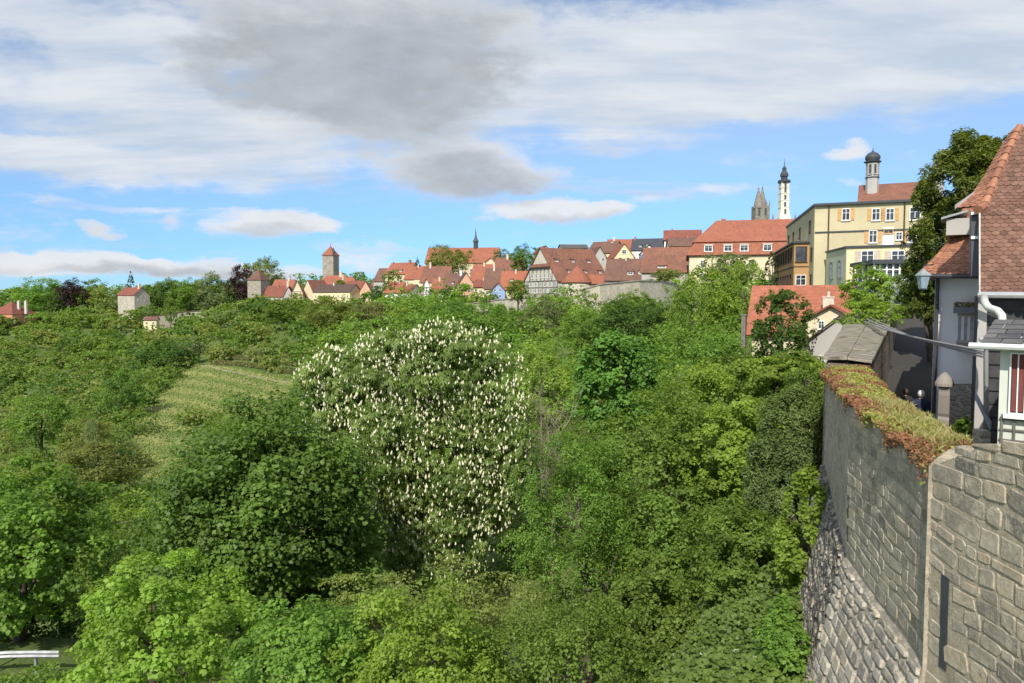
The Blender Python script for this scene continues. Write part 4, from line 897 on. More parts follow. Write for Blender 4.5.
    h('white gabled house with a blue terrace above the brown roofs', 641, 657, 262, 253, 245, 232, 9, 'gable', -6, W_WH, R_DK, wins=[(648, 251, 2, 3), (644, 256, 2.4, 3), (652, 256, 2.4, 3)])
    p = at(649, 258.5, 229); mb = MB(); mb.box(-3, 3, -1.8, 0, 0, .25); mb.box(-3, 3, -1.8, -1.7, .26, 1.2); o = mb.build('terrace', plain('blue_terrace', (.12, .2, .32), .6)); o.location = p; tag(o, 'blue railed terrace in front of the white gabled house', 'terrace')
    h('red brown roofed house with a white end wall left of the hospital roof', 665, 700, 254, 240, 229, 235, 12, 'side', -12, W_WH, R_RED, gridL=(2, 1, 1, 4), dorm=[(676, 240, 6, 2)])
    h('dark brown lower roof in front of the red brown roofed house', 670, 697, 256, 246, 237, 222, 10, 'side', -6, W_CR, R_BR)
    # hospital with mansard roof
    d = 150.; hs, rf, W, Hh, Rr = h('very large hospital block with a bright orange hipped mansard roof and cream walls', 692, 800, 292, 256, 241.5, d, 22, 'flat', -13, W_CR, R_OR, name='hospital', cat='hospital', down=6, over=.3,
        wins=[(781, 262, 5, 6), (788, 262, 5, 6), (782, 275, 5, 6), (720, 263, 5, 6), (735, 263, 5, 6), (750, 263, 5, 6), (705, 263, 5, 6), (720, 276, 5, 6), (735, 276, 5, 6), (705, 276, 5, 6)])
    mb = MB(); z1 = Hh+Rr; z2 = (292-220)/F*d+1.0; x0, x1 = -W/2, W/2
    e = [(x0-.6, -.6, Hh+.2), (x1+.6, -.6, Hh+.2), (x1+.6, 22.6, Hh+.2), (x0-.6, 22.6, Hh+.2)]; m_ = [(x0+1., 1.3, z1), (x1-.2, 1.3, z1), (x1-.2, 20.7, z1), (x0+1., 20.7, z1)]
    mb.mesh(e+m_, [(0, 1, 5, 4), (1, 2, 6, 5), (2, 3, 7, 6), (3, 0, 4, 7)])
    u = [(x0+.6, .9, z1+.02), (x1+.2, .9, z1+.02), (x1+.2, 21.1, z1+.02), (x0+.6, 21.1, z1+.02), (x0+5.6, 11, z2), (x1, 11, z2)]
    mb.mesh(u, [(0, 1, 5, 4), (1, 2, 5), (2, 3, 4, 5), (3, 0, 4), (3, 2, 1, 0)]); mb.build('mansard', R_OR, hs)
    for px in (710, 728.5, 743.5, 765):
        q = at(px, 248, d); x = (px-746)/F*d/math.cos(math.radians(13)); z = q.z-hs.location.z; b = MB(); b.box(x-.85, x+.85, -.15, 1.5, z-.75, z+.7); b.box(x-.95, x+.95, -.3, 1.7, z+.71, z+.82)
        dm = b.build('dormer', [W_WH], hs); window(dm, Matrix.Translation((x, -.155, z)), 1.5, 1.2, 'cross')
    b = MB(); b.box(-.5, .5, 11.4, 12.2, z2-2, z2+.4, T=Matrix.Translation((-4, 0, 0))); b.build('chimney', BRICKR, hs)
    # church towers beyond
    p = at(762.5, 222, 400); tw = empty('church_tower', p); tag(tw, 'pair of grey openwork gothic church spires beyond the hospital roof', 'church')
    mb = MB(); mb.box(-3.8, 3.8, 0, 7, -14, 8.6); mb.build('tower_body', ST_D, tw)
    for i, x in enumerate((-1.75, 1.35)):
        mb = MB(); hh = (16.2, 17)[i]; mb.lathe([(2.6, 7.5), (2.3, 9.5), (.3, hh+1.5), (.45, hh+1.9), (.08, hh+2.4), (.05, hh+3.6)], 8, cx=x, cy=2+i*3)
        for k in range(8): w_ = 2*math.pi*k/8; mb.lathe([(.18, 8.5), (.02, 11)], 4, cx=x+1.9*math.cos(w_), cy=2+i*3+1.9*math.sin(w_))
        mb.build('spire', ST_D, tw)
    mb = MB()
    for x in (-3.7, -2.2, 2.2, 3.7): mb.lathe([(.35, 8.6), (.3, 10), (.03, 12)], 6, cx=x, cy=.4)
    mb.build('pinnacle', ST_D, tw)
    for x in (-1.8, 1.6): window(tw, Matrix.Translation((x, -.01, 5.5)), 1.2, 4, 'two', None, ST_D)
    d = 330.; p = at(783.3, 222, d); tw = empty('town_hall_tower', p); tag(tw, 'slender white town hall tower with a dark onion lantern and spike', 'tower')
    u = d/F
    mb = MB(); mb.lathe([(3.5, -14), (3.3, 4*u), (2.5, 12*u), (2.35, 39*u)], 4, rot=0); mb.build('tower_shaft', ST_W, tw)
    mb = MB(); mb.lathe([(2.3, 38*u), (2.75, 39*u), (2.75, 39.6*u), (2.6, 39.6*u), (2.6, 41*u), (2.4, 41*u)], 8); mb.build('gallery', LEAD, tw)
    mb = MB(); mb.lathe([(1.35, 40*u), (1.35, 44*u), (1.7, 44.6*u), (1.75, 46.5*u), (1.2, 49.5*u), (.85, 50*u), (.85, 52*u), (1.0, 52.3*u), (.4, 54.5*u), (.1, 56*u), (.06, 62*u)], 8); mb.build('onion_lantern', SLATE, tw)
    mb = MB(); mb.lathe([(.05, 56.8*u), (.4, 57.3*u), (.05, 57.8*u)], 8); mb.build('finial_ball', LEAD, tw)
    for z in (10, 17, 24, 31, 35): window(tw, Matrix.Translation((0, -1.85 if z > 12 else -2.2, z*u)), .9, 2.0, 'two', None, ST_D)
    mb = MB()
    for z in (14, 21, 28, 33.5): mb.box(-1.85, 1.85, -1.85, 1.85, z*u-.15, z*u+.15)
    mb.build('string_course', ST_W, tw)
    mb = MB()
    for x in (-4.6, 5.2, 7.2): mb.lathe([(.4, -3), (.35, 5*u), (.02, 8.5*u)], 6, cx=x)
    mb.build('pinnacle', ST_D, tw)

def prismoid(mb, plan, z0, z1, m=0):
    mb.prism([(x, y, z0) for x, y in plan], (0, 0, z1-z0), m)
def yellow():
    """long nursing home: front face towards the camera, left face receding"""
    Cn = at(815, 204, 80); Rg = at(923, 200.5, 76); L = at(787, 226, 104)
    zt = Cn.z; C2 = Vector((Cn.x, Cn.y)); R2 = Vector((Rg.x, Rg.y)); L2 = Vector((L.x, L.y))
    root = empty('nursing_home', (Cn.x, Cn.y, 0)); tag(root, 'long olive yellow three storey building with tan shutters under a thin dark roof edge', 'building')
    o = lambda v: (v[0]-Cn.x, v[1]-Cn.y)
    cham = C2+(L2-C2).normalized()*0 
    plan = [o(C2), o(R2), o(R2+(L2-C2)), o(L2)]
    mb = MB(); prismoid(mb, plan, -4, zt-.25); mb.build('wall', W_OL, root)
    ce = Vector((sum(p[0] for p in plan)/4, sum(p[1] for p in plan)/4))
    big = [tuple(ce+(Vector(p)-ce)*1.03) for p in plan]
    mb = MB(); prismoid(mb, big, zt-.24, zt); mb.build('roof', LEAD, root)
    f = (R2-C2).normalized(); af = math.atan2(f.y, f.x); Lf = (R2-C2).length
    def FP(px, py):           # point of the front face seen at this pixel
        r = at(px, py, 1.0); t = (C2.x*f.y-C2.y*f.x)/(r.x*f.y-r.y*f.x); q = r*t; return q, (Vector((q.x, q.y))-C2).dot(f)
    MF = Matrix.Rotation(af, 4, 'Z')
    def win(px, py, w, h, sh=SHUT, **k):
        q, u = FP(px, py); return window(root, MF@Matrix.Translation((u, -.01, q.z)), w, h, 'cross', sh, **k)
    for px in (846, 876, 890): win(px, 214.5, .8, 1.25)
    win(915, 213.5, 1.0, 1.3, None); win(873, 236.5, .8, 1.3); win(899, 236, .6, .8, None); win(912, 236, .8, 1.3)
    q, u = FP(888.2, 238.5); b = MB(); b.box(-.5, .5, -.06, -.002, -1.1, .5); b.box(-.5, .5, -.06, -.002, 1.0, 1.15)
    dr = b.build('door', FRW, root); dr.matrix_local = MF@Matrix.Translation((u, 0, q.z)); window(dr, Matrix.Translation((0, -.01, .75)), .9, .5, 'two', None, SHUT)
    mb = MB(); T = MF; _, u0 = FP(817, 229); q1, u1 = FP(922, 229); mb.box(u0-.2, Lf, -.08, -.002, q1.z-.08, q1.z+.08, T=T); mb.build('string_course', LEAD, root)
    for px in (828.5, 904): q, u = FP(px, 230); b = MB(); b.tube([MF@Vector((u, -.12, 0)), MF@Vector((u, -.12, zt-.3))], .07, 6); b.build('downpipe', WOODB, root)
    # left face: upper storey openings and glazed tan bay below
    l = (L2-C2).normalized(); Ll = (L2-C2).length; al = math.atan2(-l.y, -l.x); ML = Matrix.Rotation(al, 4, 'Z')  # local +x runs from far end to the corner
    for t in (.12, .45, .7, .9): window(root, ML@Matrix.Translation((-t*Ll, -.01, zt-2.1)), 1.1, 1.3, 'two', None, WOODB)
    bay = MB(); t0, t1 = .13, 1.0
    bay.box(-t1*Ll, -t0*Ll, -1.6, -.005, -4, zt-3.9, T=ML); bo = bay.build('veranda_bay', W_TAN, root)
    b = MB(); b.box(-t1*Ll-.2, -t0*Ll+.25, -1.85, -.005, zt-3.88, zt-3.7, T=ML); b.build('bay_roof', LEAD, root)
    for r_, z in ((0, zt-5.0), (1, zt-7.9)):
        for j in range(8): window(bo, ML@Matrix.Translation((-(t0+.04+(t1-t0)*.93*(j+.5)/8)*Ll, -1.61, z)), 1.5, 1.6 if r_ == 0 else 1.3, 'two', None, WOODB)
    endM = ML@Matrix.Translation((-t0*Ll+.01, -.85, 0))@Matrix.Rotation(math.pi/2, 4, 'Z')
    window(bo, endM@Matrix.Translation((0, 0, zt-5.1)), 1.2, 1.7, 'two', None, WOODB); window(bo, endM@Matrix.Translation((0, 0, zt-8)), 1.1, 1.2, 'cross')
    for z in (zt-6.5, zt-9.2): b = MB(); b.box(-t1*Ll, -t0*Ll+.03, -1.66, -.01, z-.06, z+.06, T=ML); b.build('string_course', WOODB, root)
    for z in (zt-5.2, zt-8.1): window(root, ML@Matrix.Translation((-.06*Ll, -.01, z)), .9, 1.4, 'cross', None, WOODB)
    # lower yellow wing with pale green side
    d = 71.; A_ = at(847, 248, d); B_ = at(925, 247, 68); root2 = empty('yellow_wing', (A_.x, A_.y, 0)); tag(root2, 'low pale yellow wing with a pale green side in front of the olive building', 'building')
    a2, b2 = Vector((A_.x, A_.y)), Vector((B_.x, B_.y)); g = (b2-a2).normalized(); Lw = (b2-a2).length; G = Matrix.Rotation(math.atan2(g.y, g.x), 4, 'Z')
    q = at(827, 250, 78.5); s2 = Vector((q.x, q.y)); sd = s2-a2; Ls = sd.length; zt2 = A_.z
    pl = [(0, 0), tuple(b2-a2), tuple(b2-a2+sd), tuple(sd)]
    mb = MB(); prismoid(mb, pl, -4, zt2); mb.build('wall', W_YE, root2)
    SG = Matrix.Rotation(math.atan2(-sd.y, -sd.x), 4, 'Z'); mb = MB(); mb.box(-Ls, 0, -.05, -.004, -4, zt2-.01, T=SG); mb.build('side_wall_render', W_PG, root2, False)
    ce = Vector((sum(p[0] for p in pl)/4, sum(p[1] for p in pl)/4)); mb = MB(); prismoid(mb, [tuple(ce+(Vector(p)-ce)*1.05) for p in pl], zt2+.01, zt2+.18); mb.build('roof', LEAD, root2)
    for px in (867.5, 898): 
        r = at(px, 257, 1.0); t = (a2.x*g.y-a2.y*g.x)/(r.x*g.y-r.y*g.x); qq = r*t; window(root2, G@Matrix.Translation(((Vector((qq.x, qq.y))-a2).dot(g), -.01, qq.z)), 1.1, 1.2, 'cross', SHUTP)
    for t in (.28, .7):
        for z, hh in ((zt2-1.9, 1.7), (zt2-4.6, .9)): window(root2, SG@Matrix.Translation((-t*Ls, -.06, z)), .8, hh, 'cross', SHUTG if hh > 1 else None, SHUTG)
    # glazed pavilion
    d = 62.; A_ = at(874, 264, d); B_ = at(926, 264, 61); a2, b2 = Vector((A_.x, A_.y)), Vector((B_.x, B_.y)); g = (b2-a2).normalized(); Lw = (b2-a2).length; G = Matrix.Rotation(math.atan2(g.y, g.x), 4, 'Z')
    r3 = empty('garden_pavilion', (A_.x, A_.y, 0)); tag(r3, 'glazed garden pavilion with white posts under a flat dark roof', 'pavilion')
    q = at(853, 268, 68); sd = Vector((q.x, q.y))-a2; zr = A_.z; pl = [(0, 0), tuple(b2-a2), tuple(b2-a2+sd), tuple(sd)]
    mb = MB(); prismoid(mb, pl, -4, zr-1.35); mb.build('parapet', SHUTG, r3)
    mb = MB(); prismoid(mb, [tuple(Vector(p)*.9+Vector((sum(v[0] for v in pl), sum(v[1] for v in pl)))*.025) for p in pl], zr-1.4, zr-.02); mb.build('glazing', plain('pavilion_dim_glass', (.10, .13, .12), .15, .4, .8, 0, .6), r3)
    ce = Vector((sum(p[0] for p in pl)/4, sum(p[1] for p in pl)/4)); mb = MB(); prismoid(mb, [tuple(ce+(Vector(p)-ce)*1.1) for p in pl], zr+.0, zr+.35); mb.build('roof', LEAD, r3)
    mb = MB()
    for k in range(9): x = Lw*k/8; mb.box(x-.06, x+.06, -.02, .1, zr-1.34, zr-.01, T=G)
    mb.box(0, Lw, .0, .08, zr-.5, zr-.42, T=G); mb.box(0, Lw, -.05, .12, zr-1.36, zr-1.26, T=G)
    SG = Matrix.Rotation(math.atan2(-sd.y, -sd.x), 4, 'Z')
    for k in range(5): x = -sd.length*k/4; mb.box(x-.06, x+.06, -.02, .1, zr-1.34, zr-.01, T=SG)
    mb.build('posts', FRW, r3)
    # red roof and bell lantern behind
    k, rf, W, Hh, Rr = house('red roofed chapel wing rising behind the olive building', 867, 926, 215, 201, 179, 96, 11, 'side', -26, W_OL, R_MIX, name='chapel_wing', cat='building', down=4)
    b = MB(); p = at(924.5, 200, 98)-k.location; q = .62; b.box(p.x-q, p.x+q, p.y-q, p.y+q, p.z-1, (215-166)/F*98); b.box(p.x-q-.08, p.x+q+.08, p.y-q-.08, p.y+q+.08, (215-168)/F*98-.1, (215-168)/F*98+.05); b.build('tall_chimney', W_GY, k)
    d = 100.; p = at(871.5, 205, d); t = empty('bell_tower', p); tag(t, 'small octagonal bell lantern with a dark dome above the red roof', 'bell tower'); u = d/F
    b = MB(); b.lathe([(.80, -2), (.80, 42*u)], 8); b.build('tower_shaft', W_GY, t)
    b = MB(); b.lathe([(.92, 26.5*u), (.92, 27.2*u)], 8); b.lathe([(.9, 41*u), (1.08, 42*u), (1.08, 42.7*u)], 8); b.build('cornice', LEAD, t)
    b = MB(); b.lathe([(.80, 42.7*u), (.80, 43.6*u), (.96, 45.5*u), (.90, 48*u), (.58, 50.6*u), (.2, 52*u), (.06, 53.5*u), (.03, 56*u)], 16); b.build('dome', SLATE, t, True)
    for a in (-math.pi/4, 0, math.pi/4):
        M = Matrix.Rotation(a, 4, 'Z')@Matrix.Translation((0, -.75, 34.5*u)); window(t, M, .36, 1.3, 'none', None, W_GY)

def orange_house():
    k, rf, W, Hh, Rr = house('small house with a bright new orange roof below the tamarisk slope', 757, 838, 372, 331, 285.5, 55, 7.5, 'side', -24, W_CR, R_NEW, over=.45, down=3, name='house', chim=[], th=.12)
    b = MB(); p = at(825.5, 318, 55)-k.location; q = .37; b.box(p.x-q, p.x+q, .6, 1.3, p.z-1.2, p.z+1.5); b.box(p.x-q-.05, p.x+q+.05, .55, 1.35, p.z+1.5, p.z+1.58); b.tube([(p.x, .95, p.z+1.58), (p.x, .95, p.z+1.95)], .1, 8); b.build('chimney', BRICKC, rf)
    p = at(751, 345, 54); b = MB(); b.box(-.15, .15, 0, .8, -1.5, 2.1); b.box(-.2, .2, -.05, .85, 2.1, 2.2); o = b.build('gable_pillar', WOODG); o.parent = k; o.location = p-k.location
    k2, rf2, W, Hh, Rr = house('cream dormer wing with two windows projecting from the orange roofed house', 809, 850, 352, 319, 306, 50.5, 5, 'gable', -24, W_CR, R_NEW, over=.35, down=2, wins=[(822, 325, 5.5, 8), (834, 321, 5, 7)], th=.12)
    k3, rf3, W, Hh, Rr = house('pale grey plastered shed with a slanting dark verge before the orange roofed house', 806, 868, 372, 347, 318, 42, 6, 'gable', -25, W_GY, R_DK, over=.2, down=3, wins=[(824, 362, 5.5, 12)], th=.1, name='shed', cat='shed')
town(); yellow(); orange_house()
# ---------------------------------------------------------------- near right: bastion, alley, houses
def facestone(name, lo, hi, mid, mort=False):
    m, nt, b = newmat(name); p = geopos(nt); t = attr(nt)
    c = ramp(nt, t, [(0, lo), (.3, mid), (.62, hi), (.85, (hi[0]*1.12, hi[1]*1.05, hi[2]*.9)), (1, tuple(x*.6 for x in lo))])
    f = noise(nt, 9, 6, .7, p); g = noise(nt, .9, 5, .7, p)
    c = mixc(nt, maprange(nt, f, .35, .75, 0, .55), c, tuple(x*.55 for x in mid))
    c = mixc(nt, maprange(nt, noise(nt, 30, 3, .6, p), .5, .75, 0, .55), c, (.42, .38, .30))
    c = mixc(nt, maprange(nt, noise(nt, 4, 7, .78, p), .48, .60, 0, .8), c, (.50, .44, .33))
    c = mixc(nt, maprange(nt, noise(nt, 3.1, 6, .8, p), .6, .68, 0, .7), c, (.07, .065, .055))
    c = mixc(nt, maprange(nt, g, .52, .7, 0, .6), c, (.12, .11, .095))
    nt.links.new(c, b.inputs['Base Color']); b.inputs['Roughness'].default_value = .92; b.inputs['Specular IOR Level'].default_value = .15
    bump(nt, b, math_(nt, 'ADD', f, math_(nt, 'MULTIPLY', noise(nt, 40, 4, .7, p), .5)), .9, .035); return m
FS = facestone('bastion_stone', (.14, .127, .11), (.44, .38, .29), (.30, .26, .205))
FSL = facestone('batter_stone', (.17, .155, .13), (.46, .42, .35), (.30, .27, .225))
FSD = facestone('dark_batter_stone', (.05, .048, .045), (.14, .13, .115), (.085, .08, .07))  # darker stone tones for the far face of the battered foot
def mortarmat():
    m, nt, b = newmat('lime_mortar'); p = geopos(nt); g = noise(nt, .8, 5, .7, p)
    c = mixc(nt, maprange(nt, noise(nt, 14, 6, .75, p), .3, .7), (.32, .28, .20), (.56, .49, .36)); c = mixc(nt, maprange(nt, g, .55, .75, 0, .6), c, (.14, .12, .095))
    nt.links.new(c, b.inputs['Base Color']); b.inputs['Roughness'].default_value = .95; b.inputs['Specular IOR Level'].default_value = .1
    bump(nt, b, noise(nt, 30, 6, .7, p), 1.0, .05); return m
MORT = mortarmat()
def stones(mb, rng, A_, B_, zt, zb, off, skip=None, hrow=(.14, .27), wst=(.22, .66), tilt=0.0, gap=.015, hi=.012, tb=(0, 1)):
    """coursed rubble between plan points A_ and B_ (right to left seen from outside); zt(s) top, zb bottom, off(z) outward batter"""
    A_, B_ = Vector(A_), Vector(B_); L = (B_-A_).length; t = (B_-A_)/L; n = Vector((-t.y, t.x)) if Vector((-t.y, t.x)).x < 0 else Vector((t.y, -t.x))
    z = zb; 
    def P(s, zz, o): q = A_+t*s+n*(off(zz)+o); return (q.x, q.y, zz)
    while z < max(zt(0), zt(L), zt(L/2)):
        h = rng.uniform(*hrow); s = -rng.uniform(0, .3)
        while s < L:
            w = rng.uniform(*wst)*(.7+h*1.2); s0, s1 = (s+gap if s > 0 else -.012), (s+w-gap if s+w < L else L+.012)
            if s1-s0 > .07:
                sm = (s0+s1)/2; top = min(z+h, zt(sm)+rng.uniform(-.03, .05)); z0 = z+gap
                if top-z0 > .05 and not (skip and skip(sm, (z0+top)/2)):
                    j = lambda a: rng.uniform(-a, a); rr = min(s1-s0, top-z0)*rng.uniform(.05, .2); o0 = -.01
                    wv = lambda ss: .035*math.sin(ss*2.3+z*3)+.02*math.sin(ss*5.1+z)
                    k = [(s0+rr, z0), (s1-rr, z0), (s1, z0+rr), (s1, top-gap-rr), (s1-rr, top-gap), (s0+rr, top-gap), (s0, top-gap-rr), (s0, z0+rr)]
                    k = [(a+j(.022), b_+wv(a)+j(.02)) for a, b_ in k]; oo = hi*rng.uniform(.4, 1.3)
                    cx, cz = sum(a for a, _ in k)/8, sum(b_ for _, b_ in k)/8
                    outer = [P(a, b_, o0) for a, b_ in k]; inn = [P(cx+(a-cx)*.92, cz+(b_-cz)*.88, oo*rng.uniform(.75, 1.1)) for a, b_ in k]
                    tn = rng.uniform(*tb); tn = tn if rng.random() < .35 else .2+.65*tn
                    mb.mesh(outer+inn, [(i, (i+1) % 8, 8+(i+1) % 8, 8+i) for i in range(8)]+[tuple(range(8, 16))], 0, tn)
            s += w
        z += h
    return n
def sheet(mb, A_, B_, zt, zb, off, n, thick, m=1, seg=24):
    """mortar core behind the stones, with real thickness and a rough top"""
    A_, B_ = Vector(A_), Vector(B_); L = (B_-A_).length; t = (B_-A_)/L
    zs = lambda s: [zt(s)-.01]+[zb+(min(zt(s), -4.5)-zb)*q for q in (.98, .5, 0)]
    for i in range(seg):
        for k in range(3):
            pts = []
            for (s, kk) in ((L*i/seg, k), (L*(i+1)/seg, k), (L*(i+1)/seg, k+1), (L*i/seg, k+1)):
                z = zs(s)[kk]; q = A_+t*s+n*off(z); pts.append((q.x, q.y, z))
            mb.poly(pts, m)
        s0, s1 = L*i/seg, L*(i+1)/seg; a, b = A_+t*s0, A_+t*s1; c, d = b-n*thick, a-n*thick
        mb.poly([(a.x, a.y, zt(s0)-.01), (b.x, b.y, zt(s1)-.01), (c.x, c.y, zt(s1)-.01), (d.x, d.y, zt(s0)-.01)], m)
        mb.poly([(d.x, d.y, zt(s0)-.01), (c.x, c.y, zt(s1)-.01), (c.x, c.y, zb), (d.x, d.y, zb)], m)
def bastion():
    rng = random.Random(4)
    root = empty('bastion_wall', (5.0, 8.8, -11)); tag(root, 'tall grey and cream rubble stone bastion at the right with a mossy coping', 'wall')
    O = Vector(root.location)
    def fin(mb, name, mats, parent=root, **k):
        mb.v = [(x-O.x, y-O.y, z-O.z) for x, y, z in mb.v]; return mb.build(name, mats, parent, **k)
    C0 = Vector((5.25, -2)); C1 = Vector((5.03, 8.8)); C2 = Vector((5.80, 12.7)); C3 = Vector((8.55, 20.2))
    zB0 = -.6; zA = at(935, 466, 8.8).z; zA2 = at(850, 399, 12.7).z; zA3 = at(828, 372, 20.2).z; z972 = at(972, 450, 8.17).z; z1024 = at(1024, 441, 7.36).z
    LB = (C1-C0).length
    def ztB(s):   # s from C0 to C1
        y = -2+10.8*s/LB; return float(np.interp(y, [-2, 7.36, 8.17, 8.8], [zB0, z1024, z972, zA]))+.02*math.sin(s*9)+.015*math.sin(s*23)
    vert = lambda z: 0.0; bat = lambda z: max(0, -4.5-z)*.30+(.10 if z < -4.5 else 0)
    mb = MB(); skipB = lambda s, z: (LB-.52 < s < LB-.16) and -4.35 < z < -3.15
    n = stones(mb, rng, C0+ (C1-C0)*.35, C1, lambda s: ztB(s+LB*.35), -7.5, vert, lambda s, z: skipB(s+LB*.35, z), hi=.014); sheet(mb, C0, C1, ztB, -12, vert, n, .55, 1, 40); fin(mb, 'parapet_face', [FS, MORT])
    LA = (C2-C1).length; ztA = lambda s: zA+(zA2-zA)*s/LA+.02*math.sin(s*7)
    mb = MB(); n = stones(mb, rng, C1, C2, ztA, -4.42, vert, lambda s, z: s > LA-.10 and z < -3, hrow=(.13, .26)); nA = n
    sheet(mb, C1, C2, ztA, -4.5, vert, n, .6, 1, 20); fin(mb, 'wall_face', [FS, MORT])
    L3 = (C3-C2).length; zt3 = lambda s: zA2+(zA3-zA2)*s/L3+.02*math.sin(s*5)
    mb = MB(); n3 = stones(mb, rng, C2, C3, zt3, -4.42, vert, hrow=(.13, .25), tb=(.3, .9)); sheet(mb, C2, C3, zt3, -4.5, vert, n3, .7, 1, 24); fin(mb, 'wall_face', [FS, MORT])
    # battered foot with a ledge
    nm = (nA+n3).normalized()
    def foot(P0, P1, n_a, n_b, mat, rr, tb):
        mb = MB(); L = (P1-P0).length; t = (P1-P0)/L
        # build as sloping courses between the offset plan lines
        z = -12.
        while z < -4.5:
            h = rng.uniform(*rr); s = -rng.uniform(0, .3)
            while s < L+1.6:
                w = rng.uniform(.22, .6); 
                def Pq(ss, zz, o):
                    q = (-4.5-zz)*.23+.05; a = P0+n_a*q/n_a.dot(n_); b = P1+n_b*q/n_b.dot(n_); f = ss/L; v = a.lerp(b, f)+n_*o; return (v.x, v.y, zz)
                n_ = Vector((-t.y, t.x)) if Vector((-t.y, t.x)).x < 0 else Vector((t.y, -t.x))
                s0, s1 = max(0, s)+.02, min(s+w, L)-.02; top = min(z+h, -4.5)
                if s1-s0 > .06 and top-z > .05:
                    k = [(s0, z+.03), (s1-.03, z+.02), (s1, z+.06), (s1, top-.05), (s1-.04, top-.02), (s0+.03, top-.02), (s0, top-.05)]
                    k = [(a+rng.uniform(-.02, .02), b_+rng.uniform(-.02, .02)) for a, b_ in k]; cx = (s0+s1)/2; cz = (z+top)/2; oo = rng.uniform(.015, .06)
                    m_ = len(k); mb.mesh([Pq(a, b_, -.01) for a, b_ in k]+[Pq(cx+(a-cx)*.85, cz+(b_-cz)*.8, oo) for a, b_ in k], [(i, (i+1) % m_, m_+(i+1) % m_, m_+i) for i in range(m_)]+[tuple(range(m_, 2*m_))], 0, rng.uniform(*tb))
                s += w
            z += h
        for i in range(16):
            for zz0, zz1 in ((-4.5, -7), (-7, -12)):
                mb.poly([Pq(L*i/16, zz0, 0), Pq(L*(i+1)/16, zz0, 0), Pq(L*(i+1)/16, zz1, 0), Pq(L*i/16, zz1, 0)], 1)
            a, b = P0+t*L*i/16, P0+t*L*(i+1)/16
            mb.poly([(a.x, a.y, -4.46), (b.x, b.y, -4.46), Pq(L*(i+1)/16, -4.5, 0), Pq(L*i/16, -4.5, 0)], 0, .15)
        for P_ in ((0, P0), (L, P1)):
            mb.poly([(P_[1].x, P_[1].y, -4.46), Pq(P_[0], -4.5, 0), Pq(P_[0], -12, 0), (P_[1].x, P_[1].y, -12)], 1)
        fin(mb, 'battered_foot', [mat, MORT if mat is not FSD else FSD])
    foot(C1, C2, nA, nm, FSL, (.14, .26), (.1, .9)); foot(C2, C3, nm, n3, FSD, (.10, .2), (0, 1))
    # dark drain slot and arrow slit
    t = (C1-C0).normalized(); q = C1-t*.32; nB = Vector((-t.y, t.x)); mb = MB()
    mb.prism([(*(q+nB*.005-t*.07), -4.3), (*(q+nB*.005+t*.07), -4.3), (*(q+nB*.005+t*.07), -3.2), (*(q+nB*.005-t*.07), -3.2)], (nB.x*.006, nB.y*.006, 0)); fin(mb, 'drain_slot', LEAD)
    t = (C2-C1).normalized(); q = C2-t*.06; mb = MB()
    mb.prism([(*(q+nA*.004-t*.035), -4.25), (*(q+nA*.004+t*.035), -4.25), (*(q+nA*.004+t*.035), -3.35), (*(q+nA*.004-t*.035), -3.35)], (nA.x*.006, nA.y*.006, 0)); fin(mb, 'arrow_slit', LEAD)
    # mossy coping
    R1 = at(974, 452, 8.75); R2 = at(900, 405, 13.6); R3 = at(869, 369, 20.3); ou = [(C1, zA), (C2, zA2), (C3, zA3)]; inn = [(Vector((R1.x, R1.y)), R1.z), (Vector((R2.x, R2.y)), R2.z), (Vector((R3.x, R3.y)), R3.z)]
    def S_(u, v):      # v along 0..1, u across 0..1
        f = v*2; i = min(int(f), 1); f -= i; a = ou[i][0].lerp(ou[i+1][0], f); b = inn[i][0].lerp(inn[i+1][0], f); za = ou[i][1]*(1-f)+ou[i+1][1]*f; zb = inn[i][1]*(1-f)+inn[i+1][1]*f
        a = a+(a-b).normalized()*.05; p = a.lerp(b, u); lump = .03*math.sin(p.x*7+p.y*3)+.025*math.sin(p.y*11-p.x*5)
        return Vector((p.x, p.y, za+(zb-za)*u+.02+.08*math.sin(math.pi*min(1, max(0, u)))**.6+lump))
    mb = MB(); nu, nv = 10, 80; g = [[S_(i/nu, j/nv) for i in range(nu+1)] for j in range(nv+1)]
    for j in range(nv):
        for i in range(nu): mb.poly([g[j][i], g[j][i+1], g[j+1][i+1], g[j+1][i]])
        a, b = g[j][nu], g[j+1][nu]; mb.poly([a, b, (b.x, b.y, -8), (a.x, a.y, -8)], 1); a, b = g[j][0], g[j+1][0]; mb.poly([a, b, (b.x, b.y, b.z-.06), (a.x, a.y, a.z-.06)])
    mb.poly(list(g[0])+[Vector((g[0][nu].x, g[0][nu].y, -6)), Vector((g[0][0].x, g[0][0].y, -6))], 1); mb.poly(list(g[nv])+[Vector((g[nv][nu].x, g[nv][nu].y, -6)), Vector((g[nv][0].x, g[nv][0].y, -6))], 1)
    mm, nt, bb = newmat('moss_and_stonecrop'); p = geopos(nt); f = noise(nt, 1.3, 6, .7, p); e = noise(nt, 4.5, 5, .7, p)
    c = ramp(nt, f, [(.3, (.10, .125, .035)), (.45, (.20, .20, .055)), (.54, (.24, .14, .06)), (.64, (.15, .155, .045)), (.75, (.22, .09, .05))]); c = mixc(nt, maprange(nt, e, .5, .7), c, (.07, .06, .035))
    nt.links.new(c, bb.inputs['Base Color']); bb.inputs['Roughness'].default_value = .95; bump(nt, bb, noise(nt, 14, 6, .7, p), 1, .06)
    mo = fin(mb, 'moss_coping', [mm, FS], smooth=False)
